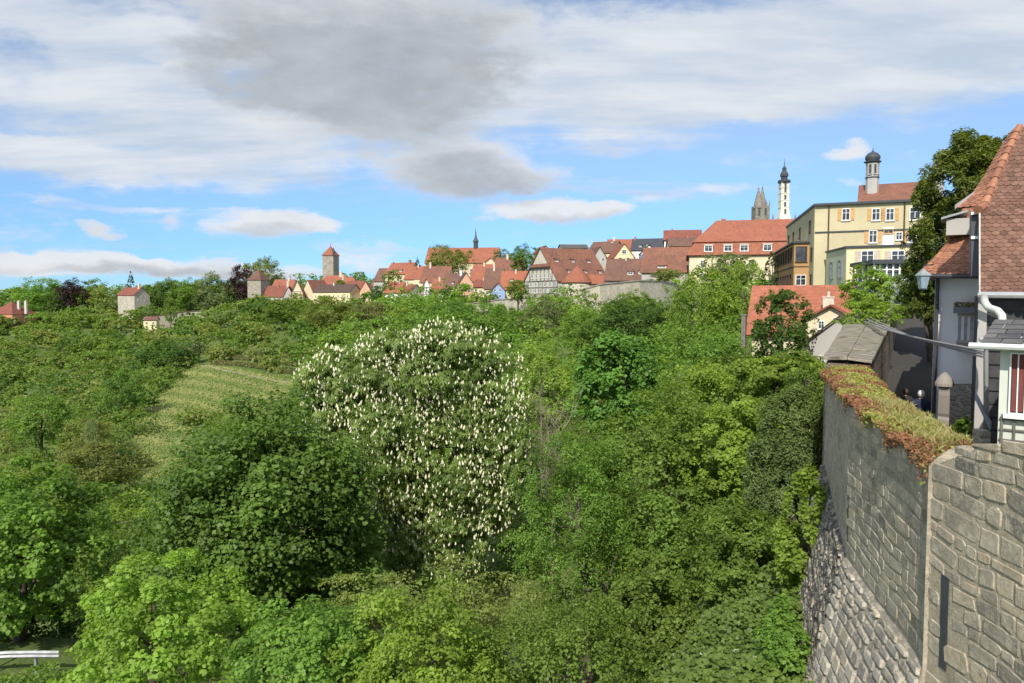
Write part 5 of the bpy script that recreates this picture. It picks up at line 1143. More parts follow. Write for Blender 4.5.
    rn = np.random.default_rng(9); n_ = 26000; uu = rn.uniform(-.04, 1.0, n_); hang = rn.random(n_) < .12; uu = np.where(hang, rn.uniform(-.09, -.02, n_), uu); vv = rn.uniform(0, 1, n_)**.8
    P_ = np.array([S_(a, b)-O for a, b in zip(uu, vv)]); P_[:, 2] += rn.uniform(0, .035, n_)-hang*rn.uniform(0, 1, n_)**2*.11*(1+np.sin(P_[:, 1]*5.3)+.6*np.sin(P_[:, 1]*13))
    w = np.array([math.sin(p[0]*3.1+p[1]*1.7)+math.sin(p[0]*7-p[1]*4.3)*.7+.8*math.sin(p[1]*2.2) for p in P_]); edge = np.abs(uu-.5)*2
    cols = (w*.3+edge*.6+rn.uniform(-.35, .35, n_))
    for nm_, k, mt in (('moss_tufts', cols < .35, leafmat('moss_yellow_green', (.13, .15, .035), (.27, .27, .07), .2)), ('stonecrop_tufts', cols >= .35, leafmat('stonecrop_rust', (.15, .10, .045), (.27, .14, .07), .2))):
        kk = np.where(k)[0]; Nn = rn.normal(size=(len(kk), 3))*.7+np.array([-.2, -.4, .8])
        o = leaf_object(nm_, P_[kk], Nn, .045*rn.uniform(.6, 1.6, len(kk)), rn.uniform(0, 1, len(kk)), mt, mo, .6, 1, 0, rn); tag(o, kind='stuff')
    # longer grass blades at the near inner corner
    n_ = 1500; P_ = np.array([S_(a, b)-O for a, b in zip(rn.uniform(.2, 1, n_), rn.uniform(0, .45, n_))]); P_[:, 2] += .06
    o = leaf_object('grass_tufts', P_, rn.normal(size=(n_, 3))+np.array([0, -1.2, 0]), .16*rn.uniform(.5, 1.2, n_), rn.uniform(0, 1, n_), leafmat('dry_grass', (.17, .19, .06), (.36, .33, .15), .3), mo, .1, 1, -1.2, rn); tag(o, kind='stuff')

def wall_beyond():
    """town wall continuing up the alley with a slanting slab coping"""
    L = [at(826, 363, 20.6), at(850, 321, 34), at(872, 309, 46)]; R = [at(869, 366, 20.3), at(891, 323, 33), at(899, 306, 46)]
    root = empty('alley_wall', (L[0].x, L[0].y, -6)); tag(root, 'old town wall with grey slab coping running uphill beside the alley', 'wall'); O = Vector(root.location); mb = MB()
    for i in range(2):
        a, b, c, d = L[i], L[i+1], R[i+1], R[i]; mb.prism([a-O, b-O, c-O, d-O], (0, 0, -9))
    mb.build('wall', stonemat('alley_wall_stone', ((.11, .085, .065), (.17, .135, .10), (.22, .18, .14)), 3.2, (.25, .21, .16)), root)
    m, nt, b = newmat('slab_stone'); p = geopos(nt); f = noise(nt, 3, 7, .7, p); w = N(nt, 'ShaderNodeTexWave', bands_direction='Y'); w.inputs['Scale'].default_value = 1.1; w.inputs['Distortion'].default_value = 5; w.inputs['Detail'].default_value = 4; nt.links.new(p, w.inputs[0])
    c = mixc(nt, f, (.16, .14, .105), (.38, .34, .26)); c = mixc(nt, maprange(nt, w.outputs['Fac'], .0, .35, .7, 0), c, (.06, .055, .04)); c = mixc(nt, maprange(nt, noise(nt, 1.2, 5, .7, p), .52, .68, 0, .7), c, (.10, .12, .03))
    nt.links.new(c, b.inputs['Base Color']); b.inputs['Roughness'].default_value = .9; bump(nt, b, math_(nt, 'ADD', f, w.outputs['Fac']), .9, .08)
    mb = MB(); rng = random.Random(2); n = 26; zo = 0
    for i in range(n):     # individual coping slabs
        f0, f1 = 2*i/n, 2*(i+1)/n
        def E(T, f): k = min(int(f), 1); return T[k].lerp(T[k+1], f-k)
        a, b_, c_, d_ = E(L, f0), E(L, f1), E(R, f1), E(R, f0); s = (a-d_).normalized()*.08
        zo = rng.uniform(0, .05); up = Vector((0, 0, .03+zo)); mid = .05
        for q in range(2):
            u0, u1 = q*.5, (q+1)*.5-.012; P4 = [(a+s).lerp(d_-s, u0), (a+s).lerp(d_-s, u1), (b_+s).lerp(c_-s, u1), (b_+s).lerp(c_-s, u0)]
            hh = lambda u: mid*(1-abs(2*u-1)); hs = [hh(u0), hh(u1), hh(u1), hh(u0)]
            gap = (b_-a)*.012; mb.prism([P4[0]-O+up+gap+Vector((0, 0, hs[0])), P4[1]-O+up+gap+Vector((0, 0, hs[1])), P4[2]-O+up-gap+Vector((0, 0, hs[2])), P4[3]-O+up-gap+Vector((0, 0, hs[3]))], (0, 0, .07+rng.uniform(0, .03)))
    mb.build('coping', m, root)
    # alley paving
    mb = MB(); e = 14; rows = []
    def row(d):
        rl = np.interp(d, [10, 20.5, 33, 46, 60], [7.6, R[0].x+.02, R[1].x+.02, R[2].x+.02, R[2].x+8]); z = np.interp(d, [8, 22, 46, 60], [-5.6, -4.5, -1.3, -.6]); w = 3.2 if d > 21 else 6
        return Vector((rl-.3, d, z)), Vector((rl+w, d-.5, z))
    ds = np.linspace(10, 58, 60)
    for a, b_ in zip(ds[:-1], ds[1:]): p, q = row(a); r, s = row(b_); mb.poly([p, q, s, r])
    m, nt, b = newmat('cobbles'); p = geopos(nt); v = N(nt, 'ShaderNodeTexVoronoi'); v.inputs['Scale'].default_value = 7; nt.links.new(p, v.inputs[0]); c = mixc(nt, noise(nt, 2, 5, .7, p), (.030, .027, .022), (.075, .066, .055)); c = mixc(nt, maprange(nt, v.outputs['Distance'], .3, .7, 0, .6), c, (.03, .028, .025))
    nt.links.new(c, b.inputs['Base Color']); b.inputs['Roughness'].default_value = .8; bump(nt, b, v.outputs['Distance'], -.6, .03)
    tag(mb.build('alley', m), kind='structure')

TILE_M = []
def tilemat(name, a, b_, c_):
    m, nt, b = newmat(name); t = attr(nt); p = geopos(nt); f = noise(nt, 1.4, 5, .7, p)
    c = ramp(nt, t, [(0, a), (.5, b_), (1, c_)]); c = mixc(nt, maprange(nt, f, .45, .75, 0, .6), c, tuple(x*.5 for x in b_)); c = mixc(nt, maprange(nt, noise(nt, 25, 5, .7, p), .5, .8, 0, .35), c, (.30, .25, .18))
    nt.links.new(c, b.inputs['Base Color']); b.inputs['Roughness'].default_value = .8; b.inputs['Specular IOR Level'].default_value = .25; bump(nt, b, noise(nt, 30, 4, .6, p), .4, .01); return m
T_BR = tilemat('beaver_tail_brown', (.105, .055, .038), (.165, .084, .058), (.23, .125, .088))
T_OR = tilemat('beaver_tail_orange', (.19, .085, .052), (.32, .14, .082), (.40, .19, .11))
def tiles(name, Le, Ri, mat, O, parent, row=.155, tw=.17, seed=1):
    """beaver-tail tiles on the ruled surface between polylines Le and Ri (bottom to top)"""
    rng = random.Random(seed); Le = [Vector(p)-O for p in Le]; Ri = [Vector(p)-O for p in Ri]
    def pl(T, f):
        f = min(max(f, 0), 1)*(len(T)-1); i = min(int(f), len(T)-2); return T[i].lerp(T[i+1], f-i)
    Lm = sum((Ri[i+1]-Ri[i]).length for i in range(len(Ri)-1)); Ll = sum((Le[i+1]-Le[i]).length for i in range(len(Le)-1)); n = max(2, int(max(Lm, Ll)/row)); mb = MB(); mc = MB()
    for r in range(n):
        v = r/n; a, b = pl(Le, v), pl(Ri, v); a2, b2 = pl(Le, v+1.6/n), pl(Ri, v+1.6/n); W = (b-a).length; k = max(1, round(W/tw)); up0 = ((a2+b2)/2-(a+b)/2).normalized(); ac = (b-a).normalized(); nn = ac.cross(up0).normalized()
        if nn.z < 0: nn = -nn
        for j in range(-1, k):
            s = (j+(.5 if r % 2 else 0))/k; e = s+.97/k; s = max(0, s); e = min(1, e)
            if e-s < .2/k: continue
            p0 = a.lerp(b, s); p1 = a.lerp(b, e); q0 = a2.lerp(b2, s); q1 = a2.lerp(b2, e); d0 = (q0-p0); lift = nn*(.030+rng.uniform(0, .008)); lo = nn*.004; w = p1-p0
            rnd = -up0*.055; pts = [q0+lo, p0+lift+(-rnd*.0), p0+w*.18+lift+rnd*.75, p0+w*.5+lift+rnd, p0+w*.82+lift+rnd*.75, p1+lift, q1+lo]
            th = nn*-.016; m_ = len(pts); mb.mesh(pts+[p+th for p in pts], [tuple(range(m_))]+[(i, i+1, m_+i+1, m_+i) for i in range(m_-1)], 0, min(1, max(0, rng.gauss(.5, .22))))
        a2, b2 = pl(Le, v+1/n), pl(Ri, v+1/n); mc.poly([a-nn*.03, b-nn*.03, b2-nn*.03, a2-nn*.03])
    rf = mb.build(name, mat, parent); mc.build('roof_deck', WOODB, rf); return rf
def hip(Pts, O, parent, mat, r=.09):
    mb = MB(); P = [Vector(p)-O for p in Pts]; rng = random.Random(8); L = 0
    for a, b in zip(P[:-1], P[1:]):
        n = max(1, int((b-a).length/.3))
        for i in range(n):
            p, q = a.lerp(b, i/n), a.lerp(b, (i+1.12)/n); mb.tube([p, q], [r*1.15, r*.85], 8, c=rng.uniform(.2, .9))
    mb.build('hip_tiles', mat, parent)

def near_houses():
    Y = math.radians(-30); rt = Vector((math.cos(Y), math.sin(Y), 0)); bk = Vector((-math.sin(Y), math.cos(Y), 0)); RY = Matrix.Rotation(Y, 4, 'Z')
    # --- white plastered house at the alley
    c = at(932, 383, 21); O = Vector((c.x, c.y, -4.8)); h1 = empty('plastered_house', O, Y); tag(h1, 'white plastered house with a slatted balcony at the mouth of the alley', 'house')
    zt = at(932, 273, 21).z-O.z; zb = at(932, 384, 21).z-O.z
    mb = MB(); mb.box(0, 5, 0, 9, 0, zt); mb.build('wall', plaster('old_white_render', (.80, .79, .77), .35), h1)
    inv = RY.inverted()
    def loc(px, py, d, o=O): v = at(px, py, d)-o; return inv.to_3x3()@v
    roofs = empty('x'); bpy.data.objects.remove(roofs)
    Lf = [loc(921, 274, 20.6), loc(936, 260, 21.1), loc(947, 247, 21.5), loc(956, 232, 21.9), loc(963, 216, 22.3), loc(970, 198, 22.7)]
    Rt = [loc(1000, 274, 19), loc(1000, 262, 19.5), loc(1000, 248, 19.9), loc(1000, 233, 20.3), loc(1000, 217, 20.7), loc(1000, 199, 21.1)]
    Z = Vector((0, 0, 0)); rf = tiles('roof', Lf, Rt, T_OR, Z, h1, .15, .17, 3); hip(Lf, Z, rf, T_OR)
    bkf = [p+Vector((.0, 9, 0)) for p in Lf]; mb = MB()      # far slope so that the roof is a closed body
    for i in range(5): mb.poly([Lf[i]-Vector((0, 0, .05)), Lf[i+1]-Vector((0, 0, .05)), bkf[i+1]+Vector((2.5, 0, 0)), bkf[i]])
    mb.build('side_slope', R_OR, rf)
    mb = MB(); mb.tube([loc(921, 276, 20.5), loc(990, 276.5, 19.2)], .06, 8); mb.build('gutter', LEAD, h1)
    mb = MB(); mb.tube([(.06, -.07, zt), (.06, -.07, .2)], .05, 8); mb.build('downpipe', LEAD, h1)
    # dormer on the left slope
    a = loc(951, 231, 21.3); mb = MB(); mb.box(a.x-.12, a.x+.5, a.y-.1, a.y+1, a.z-.12, a.z+.34); dm = mb.build('dormer', W_GY, rf)
    mb = MB(); mb.prism([(a.x-.25, a.y-.2, a.z+.32), (a.x+.4, a.y-.2, a.z+.5), (a.x+.4, a.y+1.1, a.z+.5), (a.x-.25, a.y+1.1, a.z+.32)], (0, 0, .06)); mb.build('dormer_roof', plain('zinc', (.30, .31, .32), .5, .1, 3, .3), dm)
    # balcony
    l, r = loc(947, 306, 19.9), loc(980, 306, 19.3); zb1 = loc(950, 343, 19.7).z; w = WOODG; y0 = -.95
    mb = MB(); x0, x1 = .55, 1.75; z1 = l.z; z0 = zb1
    mb.box(x0, x1, y0+.03, 0, z0-.08, z0); mb.box(x0, x1, y0-.02, y0+.05, z1-.28, z1-.2); mb.box(x0, x1, y0-.02, y0+.05, z0, z0+.07); b = mb.build('balcony', W_GY, h1)
    for i in range(9): mb = MB(); x = x0+.02+(x1-x0-.1)*i/8; mb.box(x, x+.075, y0-.015, y0+.015, z0+.075, z1-.285); mb.build('slat', plain('old_grey_boards', (.27, .28, .30), .8, .2, 5), b)
    mb = MB(); mb.box(x0-.1, x1, y0-.17, y0+.09, z1-.195, z1-.03); pl = mb.build('planter', plain('planter_grey', (.16, .17, .18), .7), b)
    rn = np.random.default_rng(5); n = 900; P_ = np.stack([rn.uniform(x0-.08, x1, n), rn.uniform(y0-.15, y0+.05, n), z1-.04+rn.uniform(0, .14, n)], 1)
    leaf_object('flowers', P_, rn.normal(size=(n, 3))+np.array([0, -.5, .6]), .05*rn.uniform(.6, 1.4, n), rn.uniform(0, 1, n), LM['rust'], pl, .6, 1, 0, rn)
    # garden wall below, pillar with pointed cap
    a = at(946, 384, 20.3); b_ = at(1000, 384, 18.6); gw = MB(); t = (b_-a); n = Vector((-t.y, t.x, 0)).normalized()*.35; gw.prism([a, b_, Vector((b_.x, b_.y, -6)), Vector((a.x, a.y, -6))], n)
    tag(gw.build('garden_wall', stonemat('garden_wall_stone', ((.20, .19, .16), (.27, .25, .21), (.33, .31, .26)), 3.5, (.30, .275, .22))), 'grey rendered garden wall below the slatted balcony', 'wall')
    p = at(943, 432, 17.6); g = empty('gate_pillar', (p.x, p.y, -5.6), Y); tag(g, 'old stone gate pillar with a pointed cap in front of the white house', 'pillar')
    mb = MB(); zt1 = at(941, 386, 17.6).z+5.6; mb.lathe([(.17, 0), (.16, zt1)], 4, rot=0); mb.build('shaft', ST_D, g); mb = MB(); mb.lathe([(.21, zt1), (.21, zt1+.06), (.17, zt1+.16), (.07, zt1+.30), (.01, zt1+.33)], 12); mb.build('cap', ST_D, g)
    # wall lantern
    p = at(923, 281, 20.2); ln = empty('wall_lantern', p); tag(ln, 'pale blue glass lantern hanging at the corner of the white house', 'lamp')
    mb = MB(); mb.lathe([(.10, -.20), (.17, .14)], 4, rot=0); mb.build('lamp_glass', plain('lantern_glass', (.26, .34, .39), .2, .1, 5, 0, .5), ln)
    mb = MB(); mb.lathe([(.21, .14), (.20, .17), (.06, .28), (.02, .34)], 4); mb.build('lamp_cap', SHUTG, ln)
    mb = MB(); mb.tube([(0, 0, .32), (.0, 0, .42), (.35, .15, .45)], .02, 6); mb.lathe([(.11, -.23), (.11, -.20)], 4); mb.build('bracket', LEAD, ln)
    # --- brown roofed house
    c = at(981, 292, 16.4); O2 = Vector((c.x, c.y, -5)); h2 = empty('tiled_house', O2, Y); tag(h2, 'house with a steep brown beaver-tail tile roof at the right edge', 'house')
    L2 = lambda px, py, d: loc(px, py, d, O2); zt = c.z-5-O2.z+5
    mb = MB(); mb.box(.15, 7, .45, 6.5, 0, c.z-O2.z-.02); mb.build('wall', stonemat('red_brick', ((.20, .07, .045), (.27, .10, .06), (.33, .13, .08)), 7, (.25, .2, .16)), h2)
    ys = [293, 275, 255, 235, 215, 205, 190, 168, 148, 127]; dl = [16.3, 16.7, 17.1, 17.5, 17.9, 18.1, 18.5, 19.0, 19.4, 19.8]; xl = [980.5, 980.5, 980.5, 980.5, 981, 985, 991, 1000.5, 1010, 1019.5]
    Lf = [L2(x, y, d) for x, y, d in zip(xl, ys, dl)]; Rt = [L2(1120, y+(-2), d-1.9) for y, d in zip(ys, dl)]
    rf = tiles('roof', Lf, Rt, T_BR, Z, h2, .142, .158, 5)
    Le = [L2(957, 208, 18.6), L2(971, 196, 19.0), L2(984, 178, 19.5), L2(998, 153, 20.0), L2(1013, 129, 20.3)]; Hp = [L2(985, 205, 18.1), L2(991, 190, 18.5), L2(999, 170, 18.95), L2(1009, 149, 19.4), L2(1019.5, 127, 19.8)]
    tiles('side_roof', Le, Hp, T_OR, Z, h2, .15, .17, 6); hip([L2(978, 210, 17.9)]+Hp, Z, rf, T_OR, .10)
    mb = MB(); q = [Le[0], Le[1]]; mb.prism([L2(955, 209, 18.5), L2(979, 191, 19.1), L2(979, 188, 19.1), L2(955, 205, 18.5)], (0, .5, 0)); mb.build('verge_board', plain('verge_zinc', (.42, .43, .44), .5, .1, 3), rf)
    mb = MB(); mb.prism([L2(979, 213, 17.8), L2(980.6, 213, 17.8), L2(980.6, 294, 16.2), L2(979, 294, 16.2)], (0, .15, 0)); mb.build('corner_board', plain('worn_white_board', (.42, .40, .37), .8, .25, 3), rf)
    mb = MB(); a = L2(971, 212, 18.3); b_ = L2(978, 272, 17.2); mb.prism([L2(971, 212, 18.3), L2(978, 211, 18.2), L2(978, 276, 17.4), L2(971, 276, 17.5)], (0, 1.2, 0)); dm = mb.build('dormer', LEAD, rf)
    mb = MB(); mb.prism([L2(971, 212, 18.2), L2(978, 211, 18.1), L2(978, 214, 18.1), L2(971, 215, 18.2)], (0, .05, 0)); mb.prism([L2(971, 236, 17.9), L2(978, 236, 17.8), L2(978, 239, 17.8), L2(971, 239, 17.9)], (0, .05, 0)); mb.build('window_frame', FRW, dm)
    mb = MB(); mb.box(-2.2, 7.2, 4.5, 7, 5, 6)  # ridge body closing the back of the roof
    mb = MB(); top = [Lf[-1], Rt[-1]]; mb.prism([Lf[-1]-Vector((0, 0, .05)), Rt[-1]-Vector((0, 0, .05)), Rt[-1]+Vector((0, 4, -4.5)), Lf[-1]+Vector((0, 4, -4.5))], (0, 0, -.1)); mb.build('rear_slope', R_BR, rf)
    mb = MB(); mb.tube([L2(979, 295, 16.1), L2(1100, 296, 14.4)], .07, 8); mb.build('gutter', plain('zinc_grey', (.34, .35, .34), .5), h2)
    # dark clad annex
    mb = MB(); a = L2(978.5, 295, 16.5); b_ = L2(1003, 295, 15.7); zb = L2(970, 445, 16.5).z
    mb.box(a.x, b_.x+.5, a.y, a.y+2.2, 0, a.z-.02); cl = mb.build('annex_wall', plain('dark_weatherboard', (.045, .045, .047), .85, .3, 2.5), h2)
    mb = MB()
    for i in range(16): z = .4+i*.29; mb.box(a.x-.012, b_.x+.51, a.y-.03, a.y-.004, z, z+.25)
    mb.build('boards', plain('dark_boards', (.055, .055, .056), .85, .35, 3), cl)
    mb = MB(); mb.box(a.x+.0, a.x+.17, a.y-.05, a.y-.031, .3, a.z); mb.build('corner_post', W_GY, cl)
    mb = MB(); mb.tube([L2(984, 297, 15.9), L2(985, 303, 15.6), L2(989, 308, 15.3), L2(998, 311, 15.0), L2(1002, 316, 14.8), L2(1002.5, 324, 14.7), L2(999, 328, 14.6)], .075, 10); mb.build('swan_neck_pipe', plain('cream_pipe', (.55, .56, .50), .5), h2, True)
    mb = MB(); mb.tube([L2(981, 339, 14.6), L2(985, 343, 14.8), L2(986, 352, 15), L2(986, 440, 15)], .045, 8); mb.build('downpipe', plain('zinc_grey', (.34, .35, .34), .5), h2, True)
    # sloping metal rail
    p = at(975, 393, 15.6); q = at(990, 424, 14.6); mb = MB(); mb.prism([p, q, q+Vector((0, 0, -.13)), p+Vector((0, 0, -.13))], (.16, .2, 0)); r0 = mb.build('gutter_rail', plain('grey_blue_metal', (.24, .28, .32), .5))
    tag(r0, 'grey blue sloping metal coping beside the dark boarded wall', 'coping'); mb = MB(); q2 = at(987, 424, 14.7); mb.box(q2.x-.1, q2.x+.08, q2.y, q2.y+.3, -6, q2.z-.14); tag(mb.build('low_post', ST_L), 'pale stone post under the sloping metal coping', 'post')
    # --- pale green house with slate lean-to roof
    Y3 = math.radians(-42); inv3 = Matrix.Rotation(-Y3, 3, 'Z'); c = at(1001, 341, 12.8); O3 = Vector((c.x, c.y, -5.5)); h3 = empty('green_rendered_house', O3, Y3); tag(h3, 'pale green rendered house with a grey slate lean-to roof at the right edge', 'house')
    L3 = lambda px, py, d: inv3@(at(px, py, d)-O3); ze = c.z-O3.z
    mb = MB(); mb.box(0, 5, 0, 3.2, 0, ze); mb.build('wall', plaster('mint_render', (.56, .60, .50), .35), h3)
    mb = MB(); rng = random.Random(3)
    ex, ey = -.26, -.30
    for r in range(5):
        y0 = ey+r*.24; z0 = ze-.05+(y0-ey)*.30; x = ex-.0-(r % 2)*.12
        while x < 5:
            w = rng.uniform(.28, .36); mb.prism([(max(ex, x)+.01, y0, z0+.03), (x+w-.01, y0, z0+.03), (x+w-.01, y0+.32, z0+.30*.32), (max(ex, x)+.01, y0+.32, z0+.30*.32)], (0, 0, .015), 0, rng.uniform(0, 1)); x += w
    m, nt, b = newmat('slate_slabs'); cc = ramp(nt, attr(nt), [(0, (.055, .055, .058)), (.5, (.09, .088, .088)), (1, (.13, .125, .12))]); cc = mixc(nt, maprange(nt, noise(nt, 6, 5, .7, geopos(nt)), .5, .75, 0, .6), cc, (.16, .15, .11)); nt.links.new(cc, b.inputs['Base Color']); b.inputs['Roughness'].default_value = .75
    mb.build('slate_roof', m, h3)
    mb = MB(); mb.box(ex, 5, ey+.02, ey+1.2, ze-.12, ze-.06); mb.build('soffit', FRW, h3)
    mb = MB(); mb.tube([(ex-.15, ey-.05, ze-.08), (5, ey-.05, ze-.10)], .055, 8); mb.build('gutter', plain('pale_gutter', (.52, .54, .50), .5), h3)
    M = Matrix.Translation((.27, -.002, L3(1014, 385, 12.4).z)); wd = window(h3, M, .24, 1.05, 'two', None, FRW)
    mb = MB(); mb.box(-.085, -.015, -.035, -.026, -.48, .48, T=M); mb.box(.015, .085, -.035, -.026, -.48, .48, T=M); mb.build('curtain', plain('red_brown_curtain', (.16, .05, .04), .9), h3)
    mb = MB(); zz = L3(1014, 430, 12.4).z
    for i in range(7): mb.box(.05+i*.18, .08+i*.18, -.06, -.035, zz-.5, zz+.22)
    for i in range(4): mb.box(.02, 1.25, -.035, -.01, zz-.42+i*.18, zz-.39+i*.18)
    mb.build('trellis', WOODG, h3)
    # cables across the alley
    for i in range(3):
        a = at(862+i*3, 321-i*2.5, 31); b_ = at(984, 351+i*3.2, 15.3); mb = MB(); pts = []
        for k in range(17): f = k/16; v = a.lerp(b_, f); v.z -= math.sin(math.pi*f)*.10*(1+i*.2); pts.append(v)
        mb.tube(pts, (.03, .028, .02)[i], 6); o = mb.build('overhead_cable', plain('cable_grey', (.26, .25, .24), .6), None, True)
        tag(o, ('uppermost grey cable slung across the alley to the dark boarded wall', 'middle grey cable slung across the alley to the dark boarded wall', 'lowest and thinnest grey cable slung across the alley to the dark boarded wall')[i], 'cable', 'cables across the alley')
    tree(948, 982, 418, 465, 16.2, 'mid', 'green bush in the little yard behind the stone parapet', cat='shrub', n=3500, leaf=.09, nclump=24, csize=.32, sub=6, seed=77, name='bush', gz=-5.4)
    tree(836, 905, 300, 336, 31, 'fresh', 'grassy green weeds sprouting from the top of the slab coping', cat='plant', n=3500, leaf=.11, nclump=24, csize=.32, sub=6, seed=78, name='weeds', trunk=False, depth=.5, gz=-3)

def person(x, y, z, hh, jacket, hair, label, face=0.0, seed=0):
    root = empty('person', (x, y, z), face); tag(root, label, 'person'); k = hh/1.72
    def skin(name, verts, edges, mat, parent):
        me = bpy.data.meshes.new(name); me.from_pydata([Vector(v[:3])*k for v in verts], edges, []); me.materials.append(mat)
        o = bpy.data.objects.new(name, me); COL.objects.link(o); o.parent = parent
        md = o.modifiers.new('Skin', 'SKIN'); me.skin_vertices.new(name='') if not me.skin_vertices else None
        for i, v in enumerate(verts): sv = me.skin_vertices[0].data[i]; sv.radius = (v[3]*k, (v[4] if len(v) > 4 else v[3])*k); sv.use_root = i == 0
        sb = o.modifiers.new('Sub', 'SUBSURF'); sb.levels = 1; sb.render_levels = 2
        for p in me.polygons: p.use_smooth = True
        return o
    SK = plain('skin', (.50, .30, .21), .55, .08, 6)
    body = [(0, 0, .93, .13, .10), (0, .01, 1.12, .12, .09), (0, .02, 1.32, .14, .10), (0, .01, 1.44, .09, .07), (0, 0, 1.50, .05), (0, -.01, 1.56, .07, .08), (0, -.02, 1.64, .078, .092), (0, -.01, 1.70, .05, .06),
            (.17, .02, 1.40, .055), (.24, .03, 1.14, .042), (.22, -.07, .90, .033), (.21, -.11, .82, .03, .018), (-.17, .02, 1.40, .055), (-.24, .05, 1.14, .042), (-.23, .02, .90, .033), (-.22, -.01, .82, .03, .018),
            (.09, 0, .84, .085), (.10, -.10, .48, .055), (.10, .0, .08, .038), (.11, -.14, .03, .035, .025), (-.09, 0, .84, .085), (-.10, .06, .48, .055), (-.10, .22, .11, .038), (-.10, .12, .03, .035, .025)]
    ed = [(0, 1), (1, 2), (2, 3), (3, 4), (4, 5), (5, 6), (6, 7), (3, 8), (8, 9), (9, 10), (10, 11), (3, 12), (12, 13), (13, 14), (14, 15), (0, 16), (16, 17), (17, 18), (18, 19), (0, 20), (20, 21), (21, 22), (22, 23)]
    skin('body', body, ed, SK, root)
    jk = [(0, .0, .86, .18, .135), (0, .01, 1.1, .165, .125), (0, .02, 1.32, .175, .13), (0, .01, 1.44, .15, .12), (.19, .02, 1.40, .105), (.25, .03, 1.14, .068), (.225, -.06, .92, .055), (-.19, .02, 1.40, .105), (-.25, .05, 1.14, .068), (-.235, .02, .92, .055), (0, .01, 1.51, .085, .075)]
    skin('jacket', jk, [(0, 1), (1, 2), (2, 3), (3, 4), (4, 5), (5, 6), (3, 7), (7, 8), (8, 9), (3, 10)], plain('jacket_'+jacket[0], jacket[1], .8, .15, 6), root)
    tr = [(0, 0, .90, .16, .12), (.095, 0, .82, .105), (.10, -.10, .48, .08), (.10, .0, .12, .06), (-.095, 0, .82, .105), (-.10, .06, .48, .08), (-.10, .21, .16, .06)]
    skin('trousers', tr, [(0, 1), (1, 2), (2, 3), (0, 4), (4, 5), (5, 6)], plain('trousers_dark', (.03, .03, .035), .85), root)
    mb = MB(); pr = [(.02*k, -.115*k)]+[(.098*k*math.cos(t), .112*k*math.sin(t)) for t in [x*math.pi/10 for x in range(-4, 5)]]+[(.008*k, .112*k)]
    mb.lathe(pr, 14); mb.v = [(x_, y_*1.12+.032*k, z_+1.655*k) for x_, y_, z_ in mb.v]; mb.build('hair', plain('hair_'+hair[0], hair[1], .8, .15, 20), root, True)
    # face, ears and fingers belong to the body: small shaped pieces close to the skin
    mb = MB(); mb.tube([Vector((0, -.10, 1.64))*k, Vector((0, -.125, 1.605))*k], [.008*k, .014*k], 6)
    for s in (-1, 1): mb.tube([Vector((s*.078, -.01, 1.635))*k, Vector((s*.086, .0, 1.60))*k], [.018*k, .01*k], 6)
    mb.build('ears_and_nose', SK, root, True)
    mb = MB(); dk = plain('eye_dark', (.03, .02, .02), .3)
    for s in (-1, 1): mb.lathe([(.009*k, 0), (.009*k, .012*k)], 6, cx=s*.03*k, cy=-.105*k)
    mb.v = [(a, b, c_+1.64*k) for a, b, c_ in mb.v]; mb.build('eyes', dk, root)
    for s, hx, hy in ((1, .21, -.12), (-1, -.22, -.02)):
        mb = MB()
        for f in range(4): o = Vector((0, (f-1.5)*.018, 0)); b0 = Vector((hx, hy, .80))+o; L = (.07, .08, .085, .065)[f]; mb.tube([b0*k, (b0+Vector((s*.004, -.004, -L*.5)))*k, (b0+Vector((-s*.012, -.01, -L)))*k], [.009*k, .008*k, .006*k], 6)
        b0 = Vector((hx-s*.01, hy-.035, .83)); mb.tube([b0*k, (b0+Vector((0, -.02, -.03)))*k, (b0+Vector((0, -.022, -.055)))*k], [.011*k, .009*k, .007*k], 6); mb.build('fingers', SK, root, True)
    for s, (sx, sy, sz) in ((1, (.10, -.06, .045)), (-1, (-.10, .17, .06))):
        mb = MB(); mb.tube([Vector((sx, sy+.10, sz))*k, Vector((sx, sy, sz))*k, Vector((sx, sy-.13, sz-.015))*k], [.045*k, .048*k, .03*k], 8); mb.build('shoe', plain('shoe_black', (.02, .02, .02), .5), root, True)
    return root

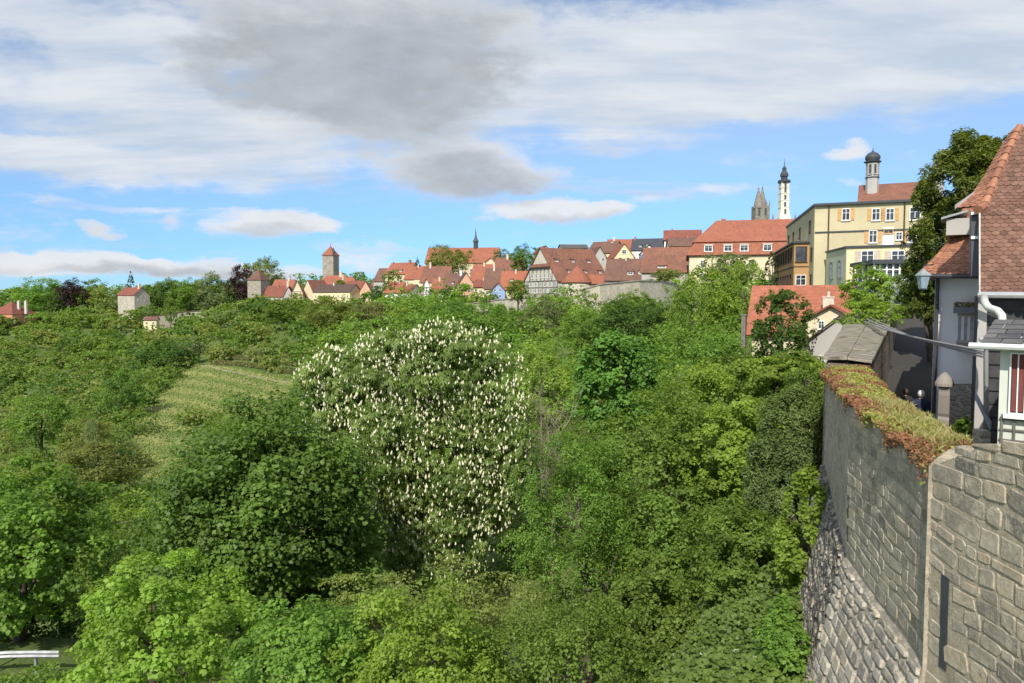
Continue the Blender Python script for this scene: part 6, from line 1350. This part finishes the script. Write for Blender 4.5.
def road():
    A_ = at(-90, 668, 29.5); B_ = at(75, 655, 31); t = (B_-A_); t.z = 0; t.normalize(); n = Vector((t.y, -t.x, 0)); mb = MB(); s = []
    for i in range(40):
        p = A_+t*(i-8)*.9; s.append(p)
    for a, b in zip(s[:-1], s[1:]):
        def g(v, e=.10): return Vector((v.x, v.y, max(Hs(v.x, v.y), -30)+e))
        mb.poly([g(a+n*.6), g(b+n*.6), g(b+n*5, .12), g(a+n*5, .12)])
    tag(mb.build('road', plain('asphalt', (.055, .055, .058), .9, .2, 1)), kind='structure')
    root = empty('guard_rail', (A_.x, A_.y, Hs(A_.x, A_.y))); tag(root, 'pale grey steel guard rail beside the road at the bottom left', 'guard rail'); O = Vector(root.location); mb = MB(); pm = []
    P = [Vector((p.x, p.y, Hs(p.x, p.y))) for p in s[1:15]]
    prof = [(0, .45), (.06, .52), (0, .60), (.06, .68), (0, .76)]
    for a, b in zip(P[:-1], P[1:]):
        for (o0, z0), (o1, z1) in zip(prof[:-1], prof[1:]): mb.poly([a+n*o0+Vector((0, 0, z0+.25))-O, b+n*o0+Vector((0, 0, z0+.25))-O, b+n*o1+Vector((0, 0, z1+.25))-O, a+n*o1+Vector((0, 0, z1+.25))-O])
        for (o0, z0), (o1, z1) in zip(prof[:-1], prof[1:]): mb.poly([a+n*(o0-.012)+Vector((0, 0, z0+.25))-O, b+n*(o0-.012)+Vector((0, 0, z0+.25))-O, b+n*(o1-.012)+Vector((0, 0, z1+.25))-O, a+n*(o1-.012)+Vector((0, 0, z1+.25))-O])
    mb.build('rail', plain('galvanised_steel', (.24, .25, .25), .5, .2, 3, .3), root)
    for p in P[::2]:
        q = p-O-n*.08; m2 = MB(); m2.box(q.x-.05, q.x+.05, q.y-.05, q.y+.05, q.z-.3, q.z+1.0); m2.build('post', plain('galvanised_steel', (.24, .25, .25)), root)
bastion(); wall_beyond(); near_houses(); road()
p = at(921, 394, 22.4); person(p.x, p.y, -4.52, 1.76, ('navy', (.02, .028, .06)), ('white', (.62, .60, .57)), 'white haired person in a dark navy jacket walking up the alley', math.radians(165))
p = at(905, 402, 23.2); person(p.x, p.y, -4.35, 1.55, ('black', (.03, .026, .028)), ('brown', (.06, .035, .025)), 'dark haired person in black half hidden by the mossy coping', math.radians(170))
